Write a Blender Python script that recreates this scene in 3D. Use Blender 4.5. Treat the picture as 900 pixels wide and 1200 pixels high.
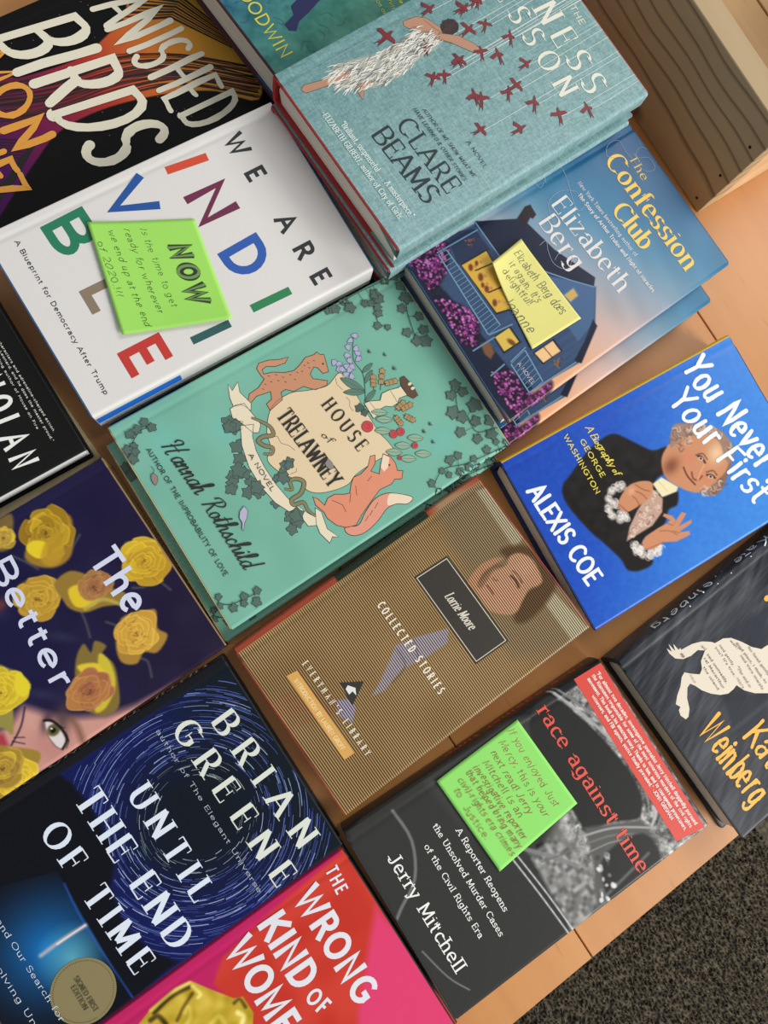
import bpy, math, random
import numpy as np
from mathutils import Matrix, Vector
from mathutils.geometry import tessellate_polygon

for o in list(bpy.data.objects):
    bpy.data.objects.remove(o)
S = bpy.context.scene
C = S.collection
PI = math.pi

# ------------------------------------------------------------------ camera
CAM_LOC = (0.02402, -0.10045, 0.55841)
CAM_AXES = [[0.545618, 0.825306, 0.145502], [-0.837829, 0.53336, 0.116489], [0.018534, -0.185464, 0.982476]]
FOCAL_PX = 860.54
cd = bpy.data.cameras.new('camera')
cam = bpy.data.objects.new('camera', cd); C.objects.link(cam)
m = Matrix(CAM_AXES).transposed().to_4x4()      # rows are the camera axes in the world
m.translation = Vector(CAM_LOC)
cam.matrix_world = m
cd.sensor_fit = 'VERTICAL'; cd.sensor_height = 24.0
cd.lens = FOCAL_PX / 1200 * 24.0
cd.clip_start = 0.01; cd.clip_end = 50
S.camera = cam

# ------------------------------------------------------------------ light
w = bpy.data.worlds.new('world'); S.world = w; w.use_nodes = True
bg = w.node_tree.nodes['Background']
bg.inputs[0].default_value = (0.93, 0.97, 1.0, 1); bg.inputs[1].default_value = 0.34
def area(name, loc, target, size, size_y, power, col):
    l = bpy.data.lights.new(name, 'AREA'); l.shape = 'RECTANGLE'; l.size = size; l.size_y = size_y
    l.energy = power; l.color = col
    o = bpy.data.objects.new(name, l); C.objects.link(o); o.location = loc
    o.rotation_euler = (Vector(target) - Vector(loc)).to_track_quat('-Z', 'Y').to_euler()
    return o
area('window_light', (2.3, 1.1, 1.5), (0, 0, 0), 1.6, 1.4, 92, (1.0, 0.97, 0.93))
area('ceiling_light', (-0.7, 3.9, 3.3), (0, 0, 0), 2.4, 2.0, 105, (1.0, 0.97, 0.92))
S.view_settings.view_transform = 'Standard'; S.view_settings.look = 'None'
S.view_settings.gamma = 1; S.view_settings.use_curve_mapping = False
S.view_settings.exposure = -0.06

# ------------------------------------------------------------------ helpers
def lin(c):
    return tuple((x/255/12.92 if x/255 <= .04045 else ((x/255+.055)/1.055)**2.4) for x in c)
MATS = {}
def mat(c, rough=.5, key='', metal=0.0, coat=0.0):
    k = (tuple(c), rough, key, metal, coat)
    if k in MATS: return MATS[k]
    M = bpy.data.materials.new('printed_colour' if not key else key); M.use_nodes = True
    b = M.node_tree.nodes['Principled BSDF']
    b.inputs['Base Color'].default_value = (*lin(c), 1); b.inputs['Roughness'].default_value = rough
    b.inputs['Metallic'].default_value = metal; b.inputs['Coat Weight'].default_value = coat
    MATS[k] = M
    return M
def node(M, t, **kw):
    n = M.node_tree.nodes.new(t)
    for a, v in kw.items(): setattr(n, a, v)
    return n
def link(M, a, b): M.node_tree.links.new(a, b)
def P(s):
    out = []; cur = []
    for t in s.split():
        if t == ';': out.append(cur); cur = []
        else:
            x, y = t.split(','); cur.append((float(x), float(y)))
    if out: out.append(cur); return out
    return cur
def smooth(pts, closed=False, n=6):
    if len(pts) < 3: return list(pts)
    N = len(pts); out = []
    for i in range(N if closed else N-1):
        g = lambda j: pts[j % N] if closed else pts[max(0, min(N-1, j))]
        a, b, c, d = g(i-1), g(i), g(i+1), g(i+2)
        for k in range(n):
            t = k/n
            out.append(tuple(.5*((2*b[q])+(-a[q]+c[q])*t+(2*a[q]-5*b[q]+4*c[q]-d[q])*t*t+(-a[q]+3*b[q]-3*c[q]+d[q])*t**3) for q in (0, 1)))
    if not closed: out.append(tuple(pts[-1]))
    return out
def mesh_obj(name, verts, faces, mats, parent=None, idx=None, shade=False):
    me = bpy.data.meshes.new(name); me.from_pydata(verts, [], faces)
    for mm in mats: me.materials.append(mm)
    if idx is not None: me.polygons.foreach_set('material_index', idx)
    if shade: me.polygons.foreach_set('use_smooth', [True]*len(me.polygons))
    me.update()
    o = bpy.data.objects.new(name, me); C.objects.link(o)
    if parent: o.parent = parent
    return o
class MB:
    def __init__(s): s.v = []; s.f = []; s.i = []
    def box(s, x0, x1, y0, y1, z0, z1, mi=0, bev=0.0):
        b = len(s.v); e = bev
        if e <= 0:
            s.v += [(x, y, z) for z in (z0, z1) for y in (y0, y1) for x in (x0, x1)]
            for f in ((0,2,3,1),(4,5,7,6),(0,1,5,4),(2,6,7,3),(0,4,6,2),(1,3,7,5)):
                s.f.append([b+q for q in f]); s.i.append(mi)
            return
        lv = []
        for (z, d) in ((z0, e), (z0+e, 0), (z1-e, 0), (z1, e)):
            lv.append(len(s.v)); c = e-d if d else e
            if d: r = [(x0+e,y0+e),(x1-e,y0+e),(x1-e,y1-e),(x0+e,y1-e)]; r = [p for p in r for _ in (0, 1)]
            else: r = [(x0,y0+e),(x0+e,y0),(x1-e,y0),(x1,y0+e),(x1,y1-e),(x1-e,y1),(x0+e,y1),(x0,y1-e)]
            s.v += [(x, y, z) for x, y in r]
        for a, c in zip(lv, lv[1:]):
            for k in range(8):
                s.f.append([a+k, a+(k+1) % 8, c+(k+1) % 8, c+k]); s.i.append(mi)
        s.f.append([lv[0]+k for k in range(7, -1, -1)]); s.i.append(mi)
        s.f.append([lv[3]+k for k in range(8)]); s.i.append(mi)
    def obj(s, name, mats, parent=None, sc=.01, off=(0, 0, 0)):
        return mesh_obj(name, [((x-off[0])*sc, (y-off[1])*sc, (z-off[2])*sc) for x, y, z in s.v], s.f, mats, parent, s.i)
def tag(o, label, cat, group=None):
    o['label'] = label; o['category'] = cat
    if group: o['group'] = group
    return o

# ------------------------------------------------------------------ lettering
# every glyph: advance | strokes ; a stroke is points x,y and arcs a cx,cy,rx,ry,from,to (cap height 100)
G = {
'A': '72|2,0 36,100 70,0;14,34 58,34', 'B': '62|10,0 10,100 34,100 a34,75,22,25,90,-90 a36,25,25,25,90,-90 10,0;10,50 36,50',
'C': '72|a42,50,36,50,48,312', 'D': '72|10,0 10,100 28,100 a28,50,38,50,90,-90 28,0 10,0', 'E': '58|54,100 10,100 10,0 55,0;10,52 46,52',
'F': '54|52,100 10,100 10,0;10,50 44,50', 'G': '76|a42,50,36,50,48,330 72,30 72,46 46,46', 'H': '72|10,0 10,100;62,0 62,100;10,51 62,51',
'I': '22|11,0 11,100', 'J': '44|34,100 34,28 a18,26,16,26,0,-160', 'K': '66|10,0 10,100;60,100 10,40;27,58 63,0', 'L': '52|10,100 10,0 50,0',
'M': '84|9,0 11,100 42,14 73,100 75,0', 'N': '74|10,0 10,100 64,0 64,100', 'O': '80|a40,50,36,50,90,450', 'P': '58|10,0 10,100 32,100 a32,72,23,28,90,-90 10,44',
'Q': '80|a40,50,36,50,90,450;46,22 76,-8', 'R': '64|10,0 10,100 34,100 a34,74,22,26,90,-90 10,48;34,48 60,0', 'S': '60|a31,75,23,25,35,270 a30,25,25,25,90,-145',
'T': '62|2,100 60,100;31,100 31,0', 'U': '72|10,100 10,34 a36,34,26,34,180,360 62,100', 'V': '68|2,100 34,0 66,100', 'W': '98|2,100 27,0 49,88 71,0 96,100',
'X': '66|4,100 62,0;62,100 4,0', 'Y': '64|2,100 32,48 62,100;32,48 32,0', 'Z': '62|6,100 56,100 4,0 58,0',
'a': '54|8,54 a27,48,18,20,150,0 45,0;45,34 26,40 a25,19,17,19,90,270 45,14', 'b': '58|10,100 10,0;a31,33,21,33,180,540', 'c': '50|a30,33,22,33,50,310',
'd': '58|48,100 48,0;a27,33,21,33,0,360', 'e': '54|6,36 48,36 a27,34,21,33,0,310', 'f': '34|34,94 a27,84,12,16,60,180 15,0;2,64 31,64',
'g': '56|47,66 47,-8 a26,-8,21,20,0,-150;a27,33,20,32,0,360', 'h': '56|10,100 10,0;10,40 a29,44,18,22,165,0 47,0', 'i': '20|10,66 10,0;10,86 10,91',
'j': '22|12,66 12,-14 a2,-14,10,14,0,-100;12,86 12,91', 'k': '52|10,100 10,0;44,66 11,26;22,38 48,0', 'l': '20|10,100 10,0',
'm': '84|10,66 10,0;10,40 a27,44,16,22,165,0 43,0;43,40 a60,44,16,22,165,0 76,0', 'n': '56|10,66 10,0;10,40 a29,44,18,22,165,0 47,0', 'o': '56|a28,33,23,33,90,450',
'p': '58|10,66 10,-30;a31,33,21,33,180,540', 'q': '58|48,66 48,-30;a27,33,21,33,0,360', 'r': '38|10,66 10,0;10,38 a28,44,18,22,165,70',
's': '46|a24,50,17,16,35,270 a23,17,19,17,90,-145', 't': '36|16,88 16,18 a27,16,11,16,180,290;2,66 33,66', 'u': '56|10,66 10,22 a28,22,18,22,180,360;46,66 46,0',
'v': '50|3,66 25,0 47,66', 'w': '76|3,66 21,0 38,60 55,0 73,66', 'x': '50|4,66 46,0;46,66 4,0', 'y': '50|3,66 25,2;47,66 20,-22 8,-30', 'z': '48|5,66 42,66 4,0 44,0',
'0': '60|a30,50,24,50,90,450', '2': '58|a29,74,22,26,160,-30 6,0 54,0', '.': '18|9,0 9,5', ',': '18|11,6 6,-12', '!': '22|11,100 11,30;11,0 11,5',
'-': '40|6,36 34,36', '_': '90|4,36 86,36', "'": '16|9,100 7,74', '"': '28|9,100 7,76;20,100 18,76', '&': '74|70,0 22,70 a34,82,15,17,200,-40 12,34 a32,24,24,24,170,360',
' ': '32|', ':': '18|9,10 9,15;9,50 9,55', '?': '54|a27,76,20,24,160,-50 27,30;27,0 27,5',
}
# joined pen letters for script lines
GS = {
'H': '92|8,66 2,82 18,98 34,90 26,50 14,0;76,100 60,52 50,8 58,-4 70,4;14,44 40,52 72,54', 'R': '76|18,0 30,56 36,94;4,72 12,94 46,104 64,86 50,60 32,52;36,53 52,22 62,2 76,0',
'a': '50|40,40 26,47 9,32 9,8 20,-1 34,16 42,46;42,46 37,10 42,0 52,10', 'n': '52|0,28 11,46 13,30 10,0;11,18 23,42 36,44 35,10 40,0 52,10', 'h': '52|-2,10 16,50 28,92 20,100 13,76 8,0;10,18 22,42 34,43 34,10 39,0 52,10',
'o': '46|30,44 14,44 6,22 14,0 28,4 34,26 28,44 36,36 48,34', 't': '34|-2,10 12,50 22,88;17,66 10,16 15,0 34,12;2,60 34,64', 's': '40|-2,10 18,47 22,38 30,14 18,-1 6,8;24,2 42,12', 'c': '38|30,38 22,47 7,30 8,6 20,-1 40,12',
'i': '26|-2,10 11,46 8,10 13,0 28,12;15,66 16,71', 'l': '28|-2,10 18,56 25,92 17,100 10,74 8,10 14,0 30,12', 'd': '54|38,40 24,47 8,28 10,4 22,0 38,28;50,104 38,16 42,0 54,8',
}
def glyph(ch, alt=False):
    if alt and ch in GS:
        adv, s_ = GS[ch].split('|')
        return float(adv), [smooth([tuple(float(q) for q in t.split(',')) for t in st.split()], False, 5) for st in s_.split(';')]
    adv, s = G.get(ch, G['.']).split('|'); out = []
    for st in s.split(';'):
        if not st: continue
        pts = []
        for t in st.split():
            v = t
            if t[0] == 'a':
                cx, cy, rx, ry, a0, a1 = [float(q) for q in t[1:].split(',')]
                n = max(4, int(abs(a1-a0)/18))
                for k in range(n+1):
                    a = math.radians(a0+(a1-a0)*k/n); pts.append((cx+rx*math.cos(a), cy+ry*math.sin(a)))
            else:
                x, y = t.split(','); pts.append((float(x), float(y)))
        out.append(pts)
    return float(adv), out
STY = {
 'sans':  dict(w=.13, con=1.0), 'bold': dict(w=.19, con=.92), 'heavy': dict(w=.215, con=.95), 'light': dict(w=.09, con=1.0),
 'serif': dict(w=.15, con=.34, serif=.11), 'slab': dict(w=.16, con=.6, serif=.13), 'didone': dict(w=.17, con=.2, serif=.10),
 'roman': dict(w=.12, con=.42, serif=.10), 'italic': dict(w=.11, con=.5, serif=.05, slant=.22),
 'brush': dict(w=.17, con=.75, jit=.035, var=.35, rnd=True), 'fat': dict(w=.2, con=.8, jit=.03, var=.25, rnd=True, slant=.12),
 'hand':  dict(w=.07, con=.8, jit=.07, slant=.2, rnd=True), 'script': dict(w=.085, con=.5, slant=.3, join=True, rnd=True), 'pen': dict(w=.1, con=.7, jit=.05, slant=.1, rnd=True),
}

class Ink:
    """printed shapes lying on a surface: pt(x, y, lift) gives the point"""
    def __init__(s, pt, lift=.010): s.pt = pt; s.lift = lift; s.v = []; s.f = []; s.i = []; s.m = []; s.rng = random.Random(5); s.layer = 0; s.marks = []
    def mi(s, c, rough=.5):
        M = c if isinstance(c, bpy.types.Material) else mat(c, rough)
        if M not in s.m: s.m.append(M)
        return s.m.index(M)
    def add(s, pts2, faces, c):
        b = len(s.v); s.layer += .25; l = s.lift+s.layer*.0003; k = s.mi(c)
        s.v += [s.pt(x, y, l+i*.000012) for i, (x, y) in enumerate(pts2)]
        for f in faces: s.f.append([b+q for q in f]); s.i.append(k)
    def poly(s, pts, c, sm=False, outline=None, ow=.03):
        if sm: pts = smooth(pts, True)
        tri = tessellate_polygon([[Vector((x, y, 0)) for x, y in pts]])
        out = []
        for t in tri:
            a, b, d = (pts[q] for q in t)
            cr = (b[0]-a[0])*(d[1]-a[1])-(b[1]-a[1])*(d[0]-a[0])
            if abs(cr) > 1e-9: out.append(t if cr > 0 else (t[0], t[2], t[1]))
        s.add(pts, out, c); s.layer += 1
        if outline: s.line(list(pts)+[pts[0]], outline, ow)
    def ell(s, cx, cy, rx, ry, c, rot=0, n=20, outline=None, ow=.03):
        p = [(cx+rx*math.cos(a)*math.cos(rot)-ry*math.sin(a)*math.sin(rot), cy+rx*math.cos(a)*math.sin(rot)+ry*math.sin(a)*math.cos(rot)) for a in [2*PI*k/n for k in range(n)]]
        s.add(p, [tuple(range(n))], c); s.layer += 1
        if outline: s.line(p+[p[0]], outline, ow)
    def line(s, pts, c, w, sm=False, con=1.0, nib=.2, var=0, rnd=False, taper=0):
        """stroke of width w; con < 1 makes horizontal runs thinner like a broad pen"""
        if sm: pts = smooth(pts)
        q = [pts[0]]
        for p in pts[1:]:
            if math.hypot(p[0]-q[-1][0], p[1]-q[-1][1]) > 1e-4: q.append(p)
        pts = q; n = len(pts)
        if n < 2: return
        closed = n > 3 and math.hypot(pts[0][0]-pts[-1][0], pts[0][1]-pts[-1][1]) < 1e-3
        if closed: pts = pts[:-1]; n -= 1
        L = []; R = []
        def nrm(a, b):
            d = math.hypot(b[0]-a[0], b[1]-a[1]) or 1; return (-(b[1]-a[1])/d, (b[0]-a[0])/d)
        for i in range(n):
            a = pts[i-1] if (i or closed) else None; b = pts[(i+1) % n] if (i < n-1 or closed) else None
            n1 = nrm(a, pts[i]) if a else None; n2 = nrm(pts[i], b) if b else None
            if n1 is None: n1 = n2
            if n2 is None: n2 = n1
            mx, my = n1[0]+n2[0], n1[1]+n2[1]; d = math.hypot(mx, my)
            if d < .25: mx, my = n1; d = 1; k = 1
            else: mx /= d; my /= d; k = min(1/max(.3, mx*n1[0]+my*n1[1]), 1.7)
            def hw(nn):
                ca = nn[0]*math.cos(nib)+nn[1]*math.sin(nib); sa = -nn[0]*math.sin(nib)+nn[1]*math.cos(nib)
                return w/2*math.sqrt(ca*ca+(con*sa)**2)
            h = (hw(n1)+hw(n2))/2*k
            if var: h *= 1+s.rng.uniform(-var, var)*.5
            if taper: h *= max(.08, 1-taper*abs(2*i/(n-1)-1)**2)
            L.append((pts[i][0]+mx*h, pts[i][1]+my*h)); R.append((pts[i][0]-mx*h, pts[i][1]-my*h))
        f = []
        for i in range(n if closed else n-1):
            j = (i+1) % n; f.append((i, n+i, n+j, j))
        s.add(L+R, f, c)
        if rnd:
            for e, o in ((0, 1), (n-1, n-2)):
                nx, ny = nrm(pts[o], pts[e]); h = math.hypot(L[e][0]-R[e][0], L[e][1]-R[e][1])/2
                tx, ty = ny, -nx
                arc = [(pts[e][0]+h*(nx*math.cos(t)+tx*math.sin(t)), pts[e][1]+h*(ny*math.cos(t)+ty*math.sin(t))) for t in [PI*k/6 for k in range(7)]]
                s.add(arc, [tuple(range(6, -1, -1))], c)
    def text(s, txt, p, c, sty='sans', xs=None, **kw):
        """p: baseline start, baseline end, any point on the cap line; xs: letter width (else fitted)"""
        st = dict(STY[sty]); st.update(kw)
        (x0, y0), (x1, y1) = p[0], p[1]; Ln = math.hypot(x1-x0, y1-y0); ux, uy = (x1-x0)/Ln, (y1-y0)/Ln; vx, vy = -uy, ux
        s.marks.append((len(s.v), len(s.f)))
        cap = abs((p[2][0]-x0)*vx+(p[2][1]-y0)*vy)/100; small = st.get('sc')
        gl = []
        for ch in txt:
            k = 1.0
            if small and ch.islower(): ch = ch.upper(); k = small
            a, g = glyph(ch, st.get('join')); gl.append((a*k, [[(px*k, py*k) for px, py in q] for q in g]))
        tr = st.get('tr', 0 if st.get('join') else 12); adv = sum(a for a, _ in gl); ng = max(1, len(gl)-1)
        if xs is None: sx = Ln/cap/(adv+tr*ng); t = tr*sx
        else: sx = xs; t = (Ln/cap-adv*sx)/ng
        W = st['w']*100*cap; cur = 0; tk = st['w'] if st['con'] >= .7 else max(.035, st['con']*st['w']*.75)
        hand = bool(st.get('jit')) or st.get('rnd')
        if hand: tk = 0
        sl = st.get('slant', 0); jt = st.get('jit', 0)*100; se = (st['serif']+st['w']/2)*100 if 'serif' in st else 0
        def tf(x, y, ox, jx, jy): X = (ox+x*sx+sl*y+jx)*cap; Y = (tk*50+y*(1-tk)+jy)*cap; return (x0+ux*X+vx*Y, y0+uy*X+vy*Y)
        for a, strokes in gl:
            jx, jy = s.rng.uniform(-jt, jt), s.rng.uniform(-jt, jt)
            for q0 in strokes:
                q = q0
                if jt:
                    if len(q) < 5:
                        q2 = [q[0]]
                        for b in q[1:]:
                            for k in (1, 2, 3): q2.append((q2[-1][0]+(b[0]-q2[-1][0])*k/3, q2[-1][1]+(b[1]-q2[-1][1])*k/3))
                        q = q2
                    ph = s.rng.uniform(0, 6); q = [(x+jt*.6*math.sin(y*.05+ph), y+jt*.6*math.sin(x*.07+ph)) for x, y in q]
                # pen angle follows the line of text; a broad pen lifts at every sharp corner
                if not hand:
                    q = list(q)
                    for e, o in ((0, 1), (-1, -2)):
                        dx_, dy_ = q[e][0]-q[o][0], q[e][1]-q[o][1]; dd_ = math.hypot(dx_, dy_)
                        if dd_ and abs(dy_) > .5*abs(dx_) and q[0] != q[-1] and q[e][1] in (0, 66, 100, -30): q[e] = (q[e][0]+dx_/dd_*tk*50, q[e][1]+dy_/dd_*tk*50)
                parts = [[q[0]]]
                for i in range(1, len(q)):
                    parts[-1].append(q[i])
                    if st['con'] < .7 and i < len(q)-1:
                        ax, ay, bx, by = q[i][0]-q[i-1][0], q[i][1]-q[i-1][1], q[i+1][0]-q[i][0], q[i+1][1]-q[i][1]
                        if ax*bx+ay*by < .72*math.hypot(ax, ay)*math.hypot(bx, by): parts.append([q[i]])
                for q_ in parts:
                  if len(q_) > 1:
                    pp = [tf(x, y, cur, jx, jy) for x, y in q_]
                    s.line(pp, c, W, con=st['con'], nib=math.atan2(uy, ux)+st.get('nib', .12), var=st.get('var', 0), rnd=st.get('rnd', False))
                q = q0
                if se and q[0] != q[-1]:
                    for e, o in ((q[0], q[1]), (q[-1], q[-2])):
                        touch = False
                        for q3 in strokes:
                            for u, v in zip(q3, q3[1:]):
                                if q3 is q and (u == e or v == e): continue
                                d2 = (v[0]-u[0])**2+(v[1]-u[1])**2
                                tt = max(0, min(1, ((e[0]-u[0])*(v[0]-u[0])+(e[1]-u[1])*(v[1]-u[1]))/d2)) if d2 else 0
                                if math.hypot(u[0]+(v[0]-u[0])*tt-e[0], u[1]+(v[1]-u[1])*tt-e[1]) < 4: touch = True
                        if touch or e[1] in (86, 88, 91, 94, 5, -12): continue
                        th = tk*100*cap
                        if abs(e[1]-o[1]) > abs(e[0]-o[0])*.8:
                            b = 4 if abs(e[1]) > 20 else -4
                            yy = e[1]; lft = e[1] in (66, 100) and any(c2.islower() for c2 in txt) and e[1] == 66
                            s.line([tf(e[0]-se/sx, yy, cur, 0, 0), tf(e[0]+(0 if lft else se/sx), yy, cur, 0, 0)], c, th)
                        else:
                            dy = 20 if e[1] < 50 else -20
                            if 30 < e[1] < 70: s.line([tf(e[0], e[1]-se*.8, cur, 0, 0), tf(e[0], e[1]+se*.8, cur, 0, 0)], c, th)
                            else: s.line([tf(e[0], e[1], cur, 0, 0), tf(e[0], e[1]+dy, cur, 0, 0)], c, th)
            # an unfilled dot of ink is drawn for full stops
            cur += a*sx+t
    def obj(s, name, parent, label=None):
        if not s.f: return None
        if len(s.marks) > 1 and s.marks[0][0] == 0:          # every line of lettering is a piece of its own
            e = s.marks[1:]+[(len(s.v), len(s.f))]
            for (v0, f0), (v1, f1) in zip(s.marks, e):
                o = mesh_obj(name, s.v[v0:v1], [[q-v0 for q in f] for f in s.f[f0:f1]], s.m, parent, s.i[f0:f1])
                if label: o['label'] = label
            return o
        o = mesh_obj(name, s.v, s.f, s.m, parent, s.i)
        if label: o['label'] = label
        return o

# ------------------------------------------------------------------ printed pictures: colours on a fine grid of the cover
class Art:
    def __init__(s, us, vs, W, H):
        s.X, s.Y = np.meshgrid(us, vs, indexing='ij'); s.C = np.zeros(s.X.shape+(3,)); s.W = W; s.H = H; s.us = us; s.vs = vs
    def box(s, x0, x1, y0, y1):
        i0, i1 = np.searchsorted(s.us, [x0, x1]); j0, j1 = np.searchsorted(s.vs, [y0, y1])
        return slice(max(0, i0-1), i1+1), slice(max(0, j0-1), j1+1)
    def mix(s, sl, a, c):
        s.C[sl] = s.C[sl]*(1-a[..., None])+np.asarray(c, float)*a[..., None]
    def fill(s, c): s.C[:] = c
    def grad(s, p0, p1, stops, sl=None, alpha=None):
        dx, dy = p1[0]-p0[0], p1[1]-p0[1]; t = ((s.X-p0[0])*dx+(s.Y-p0[1])*dy)/(dx*dx+dy*dy)
        ts = [q[0] for q in stops]; c = np.stack([np.interp(t, ts, [q[1][k] for q in stops]) for k in range(3)], -1)
        if alpha is None: s.C[:] = c
        else: s.C = s.C*(1-alpha[..., None])+c*alpha[..., None]
    def mask(s, pts, soft=.05, sm=False, sl=(slice(None), slice(None))):
        if sm: pts = smooth(pts, True, 4)
        X, Y = s.X[sl], s.Y[sl]; ins = np.zeros(X.shape, bool); d = np.full(X.shape, 1e9)
        for i in range(len(pts)):
            (x0, y0), (x1, y1) = pts[i-1], pts[i]
            if y0 != y1: ins ^= ((y0 > Y) != (y1 > Y)) & (X < (x1-x0)*(Y-y0)/(y1-y0)+x0)
            l2 = (x1-x0)**2+(y1-y0)**2
            if l2 == 0: continue
            t = np.clip(((X-x0)*(x1-x0)+(Y-y0)*(y1-y0))/l2, 0, 1); d = np.minimum(d, np.hypot(X-x0-t*(x1-x0), Y-y0-t*(y1-y0)))
        return np.clip(.5+np.where(ins, d, -d)/(2*soft), 0, 1)
    def poly(s, pts, c, soft=.04, alpha=1, sm=False):
        xs = [p[0] for p in pts]; ys = [p[1] for p in pts]; e = soft*2+.3
        sl = s.box(min(xs)-e, max(xs)+e, min(ys)-e, max(ys)+e)
        if s.X[sl].size: s.mix(sl, s.mask(pts, soft, sm, sl)*alpha, c)
    def blob(s, x, y, rx, ry, c, rot=0, alpha=1, hard=0):
        r = max(rx, ry)*(1.6 if not hard else 1.1)+.1; sl = s.box(x-r, x+r, y-r, y+r); X, Y = s.X[sl]-x, s.Y[sl]-y
        if not X.size: return
        u = (X*math.cos(rot)+Y*math.sin(rot))/rx; v = (-X*math.sin(rot)+Y*math.cos(rot))/ry; d = np.hypot(u, v)
        a = np.clip((1-d)*max(1, hard)+ (0 if hard else 0), 0, 1) if hard else np.exp(-2.2*d*d)
        s.mix(sl, a*alpha, c)
    def line(s, pts, c, w, soft=.035, alpha=1, sm=True):
        if sm: pts = smooth(pts, False, 4)
        xs = [p[0] for p in pts]; ys = [p[1] for p in pts]; e = w+soft*2+.1
        sl = s.box(min(xs)-e, max(xs)+e, min(ys)-e, max(ys)+e); X, Y = s.X[sl], s.Y[sl]
        if not X.size: return
        d = np.full(X.shape, 1e9)
        for (x0, y0), (x1, y1) in zip(pts, pts[1:]):
            l2 = (x1-x0)**2+(y1-y0)**2
            if l2 == 0: continue
            t = np.clip(((X-x0)*(x1-x0)+(Y-y0)*(y1-y0))/l2, 0, 1); d = np.minimum(d, np.hypot(X-x0-t*(x1-x0), Y-y0-t*(y1-y0)))
        s.mix(sl, np.clip((w/2-d)/(2*soft)+.5, 0, 1)*alpha, c)
    def vn(s, sx, sy=None, seed=0, rot=0):
        """smooth value noise in 0..1 with cells sx by sy cm"""
        sy = sy or sx; r = np.random.RandomState(seed); X = s.X*math.cos(rot)+s.Y*math.sin(rot); Y = -s.X*math.sin(rot)+s.Y*math.cos(rot)
        u = (X-X.min())/sx; v = (Y-Y.min())/sy; g = r.rand(int(u.max())+3, int(v.max())+3)
        i = u.astype(int); j = v.astype(int); fu = u-i; fv = v-j; fu = fu*fu*(3-2*fu); fv = fv*fv*(3-2*fv)
        return (g[i, j]*(1-fu)+g[i+1, j]*fu)*(1-fv)+(g[i, j+1]*(1-fu)+g[i+1, j+1]*fu)*fv
    def noise(s, amp, sx, sy=None, seed=0, mask=None, rot=0):
        n = (s.vn(sx, sy, seed, rot)-.5)*2*amp
        if mask is not None: n = n*mask
        s.C += n[..., None]

BOOKS = {
 'ind': (5.00, 14.54, 22.62, 2.50, [(-29.1, -13.33), (-14.57, -13.76), (-13.9, 8.85), (-28.43, 9.28)]),
 'beams': (8.40, 14.95, 23.48, 2.80, [(-27.98, 9.17), (-13.05, 9.79), (-14.0, 33.25), (-28.94, 32.64)]),
 'conf': (5.20, 14.12, 22.43, 2.60, [(-13.45, 11.03), (0.92, 10.97), (-0.17, 33.69), (-14.04, 33.13)]),
 'conf2': (2.60, 14.70, 21.23, 2.60, [(-11.85, 10.61), (2.85, 10.89), (2.45, 32.12), (-12.25, 31.84)]),
 'wash': (2.80, 14.58, 22.47, 2.80, [(3.04, 9.56), (17.58, 8.56), (19.13, 30.97), (4.59, 31.98)]),
 'trel': (3.40, 16.13, 24.32, 1.70, [(-13.95, -13.35), (2.57, -13.72), (2.31, 10.8), (-13.42, 10.76)]),
 'coll': (2.90, 14.09, 22.16, 2.90, [(3.77, -14.34), (17.72, -14.07), (17.13, 8.43), (2.93, 7.46)]),
 'race': (2.40, 14.93, 22.86, 2.40, [(18.76, -14.83), (33.82, -15.29), (34.5, 7.78), (19.71, 7.78)]),
 'wein': (3.00, 16.23, 23.60, 3.00, [(20.37, 8.64), (36.58, 9.23), (35.73, 32.81), (19.52, 32.23)]),
 'bett': (3.20, 15.70, 23.60, 3.20, [(-12.07, -38.35), (3.63, -38.13), (3.31, -14.54), (-12.39, -14.75)]),
 'green': (2.60, 15.56, 23.60, 2.60, [(3.71, -38.83), (19.27, -38.89), (19.35, -15.29), (3.79, -15.23)]),
 'wrong': (2.20, 15.60, 23.60, 2.20, [(19.52, -39.02), (35.12, -39.09), (35.23, -15.49), (19.63, -15.42)]),
 'birds': (2.20, 15.60, 23.60, 2.20, [(-45.21, -12.66), (-29.61, -12.77), (-29.44, 10.83), (-45.04, 10.94)]),
 'good': (6.40, 15.60, 23.60, 3.20, [(-44.23, 8.96), (-28.67, 10.13), (-30.44, 33.66), (-45.99, 32.5)]),
 'lan': (3.40, 14.60, 22.60, 2.30, [(-28.45, -37.59), (-13.85, -37.91), (-13.34, -15.32), (-27.94, -14.99)]),
 'cream': (1.10, 15.80, 23.60, 1.10, [(-28.19, -38.98), (-12.4, -38.57), (-13.01, -14.98), (-28.81, -15.39)]),
 'ind2': (2.50, 14.80, 22.35, 2.50, [(-29.15, -13.05), (-14.36, -13.31), (-13.96, 9.04), (-28.76, 9.3)]),
 'trel2': (1.70, 15.95, 24.10, 1.70, [(-13.06, -14.26), (2.88, -14.66), (3.49, 9.43), (-12.45, 9.83)]),
 'beams2': (5.60, 15.00, 23.79, 2.80, [(-27.93, 8.91), (-12.94, 9.5), (-13.87, 33.27), (-28.86, 32.68)]),
 'note1': (5.00, 8.10, 7.38, 0.10, [(-26.59, -6.87), (-18.47, -9.05), (-15.74, -2.06), (-23.35, -0.38)]),
 'note2': (5.20, 7.27, 4.00, 0.10, [(-9.69, 16.46), (-2.72, 15.57), (-2.74, 20.25), (-10.24, 19.74)]),
 'note3': (2.40, 7.68, 7.43, 0.10, [(19.61, -7.48), (27.45, -7.19), (27.05, 0.25), (19.53, -0.08)]),
}


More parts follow.
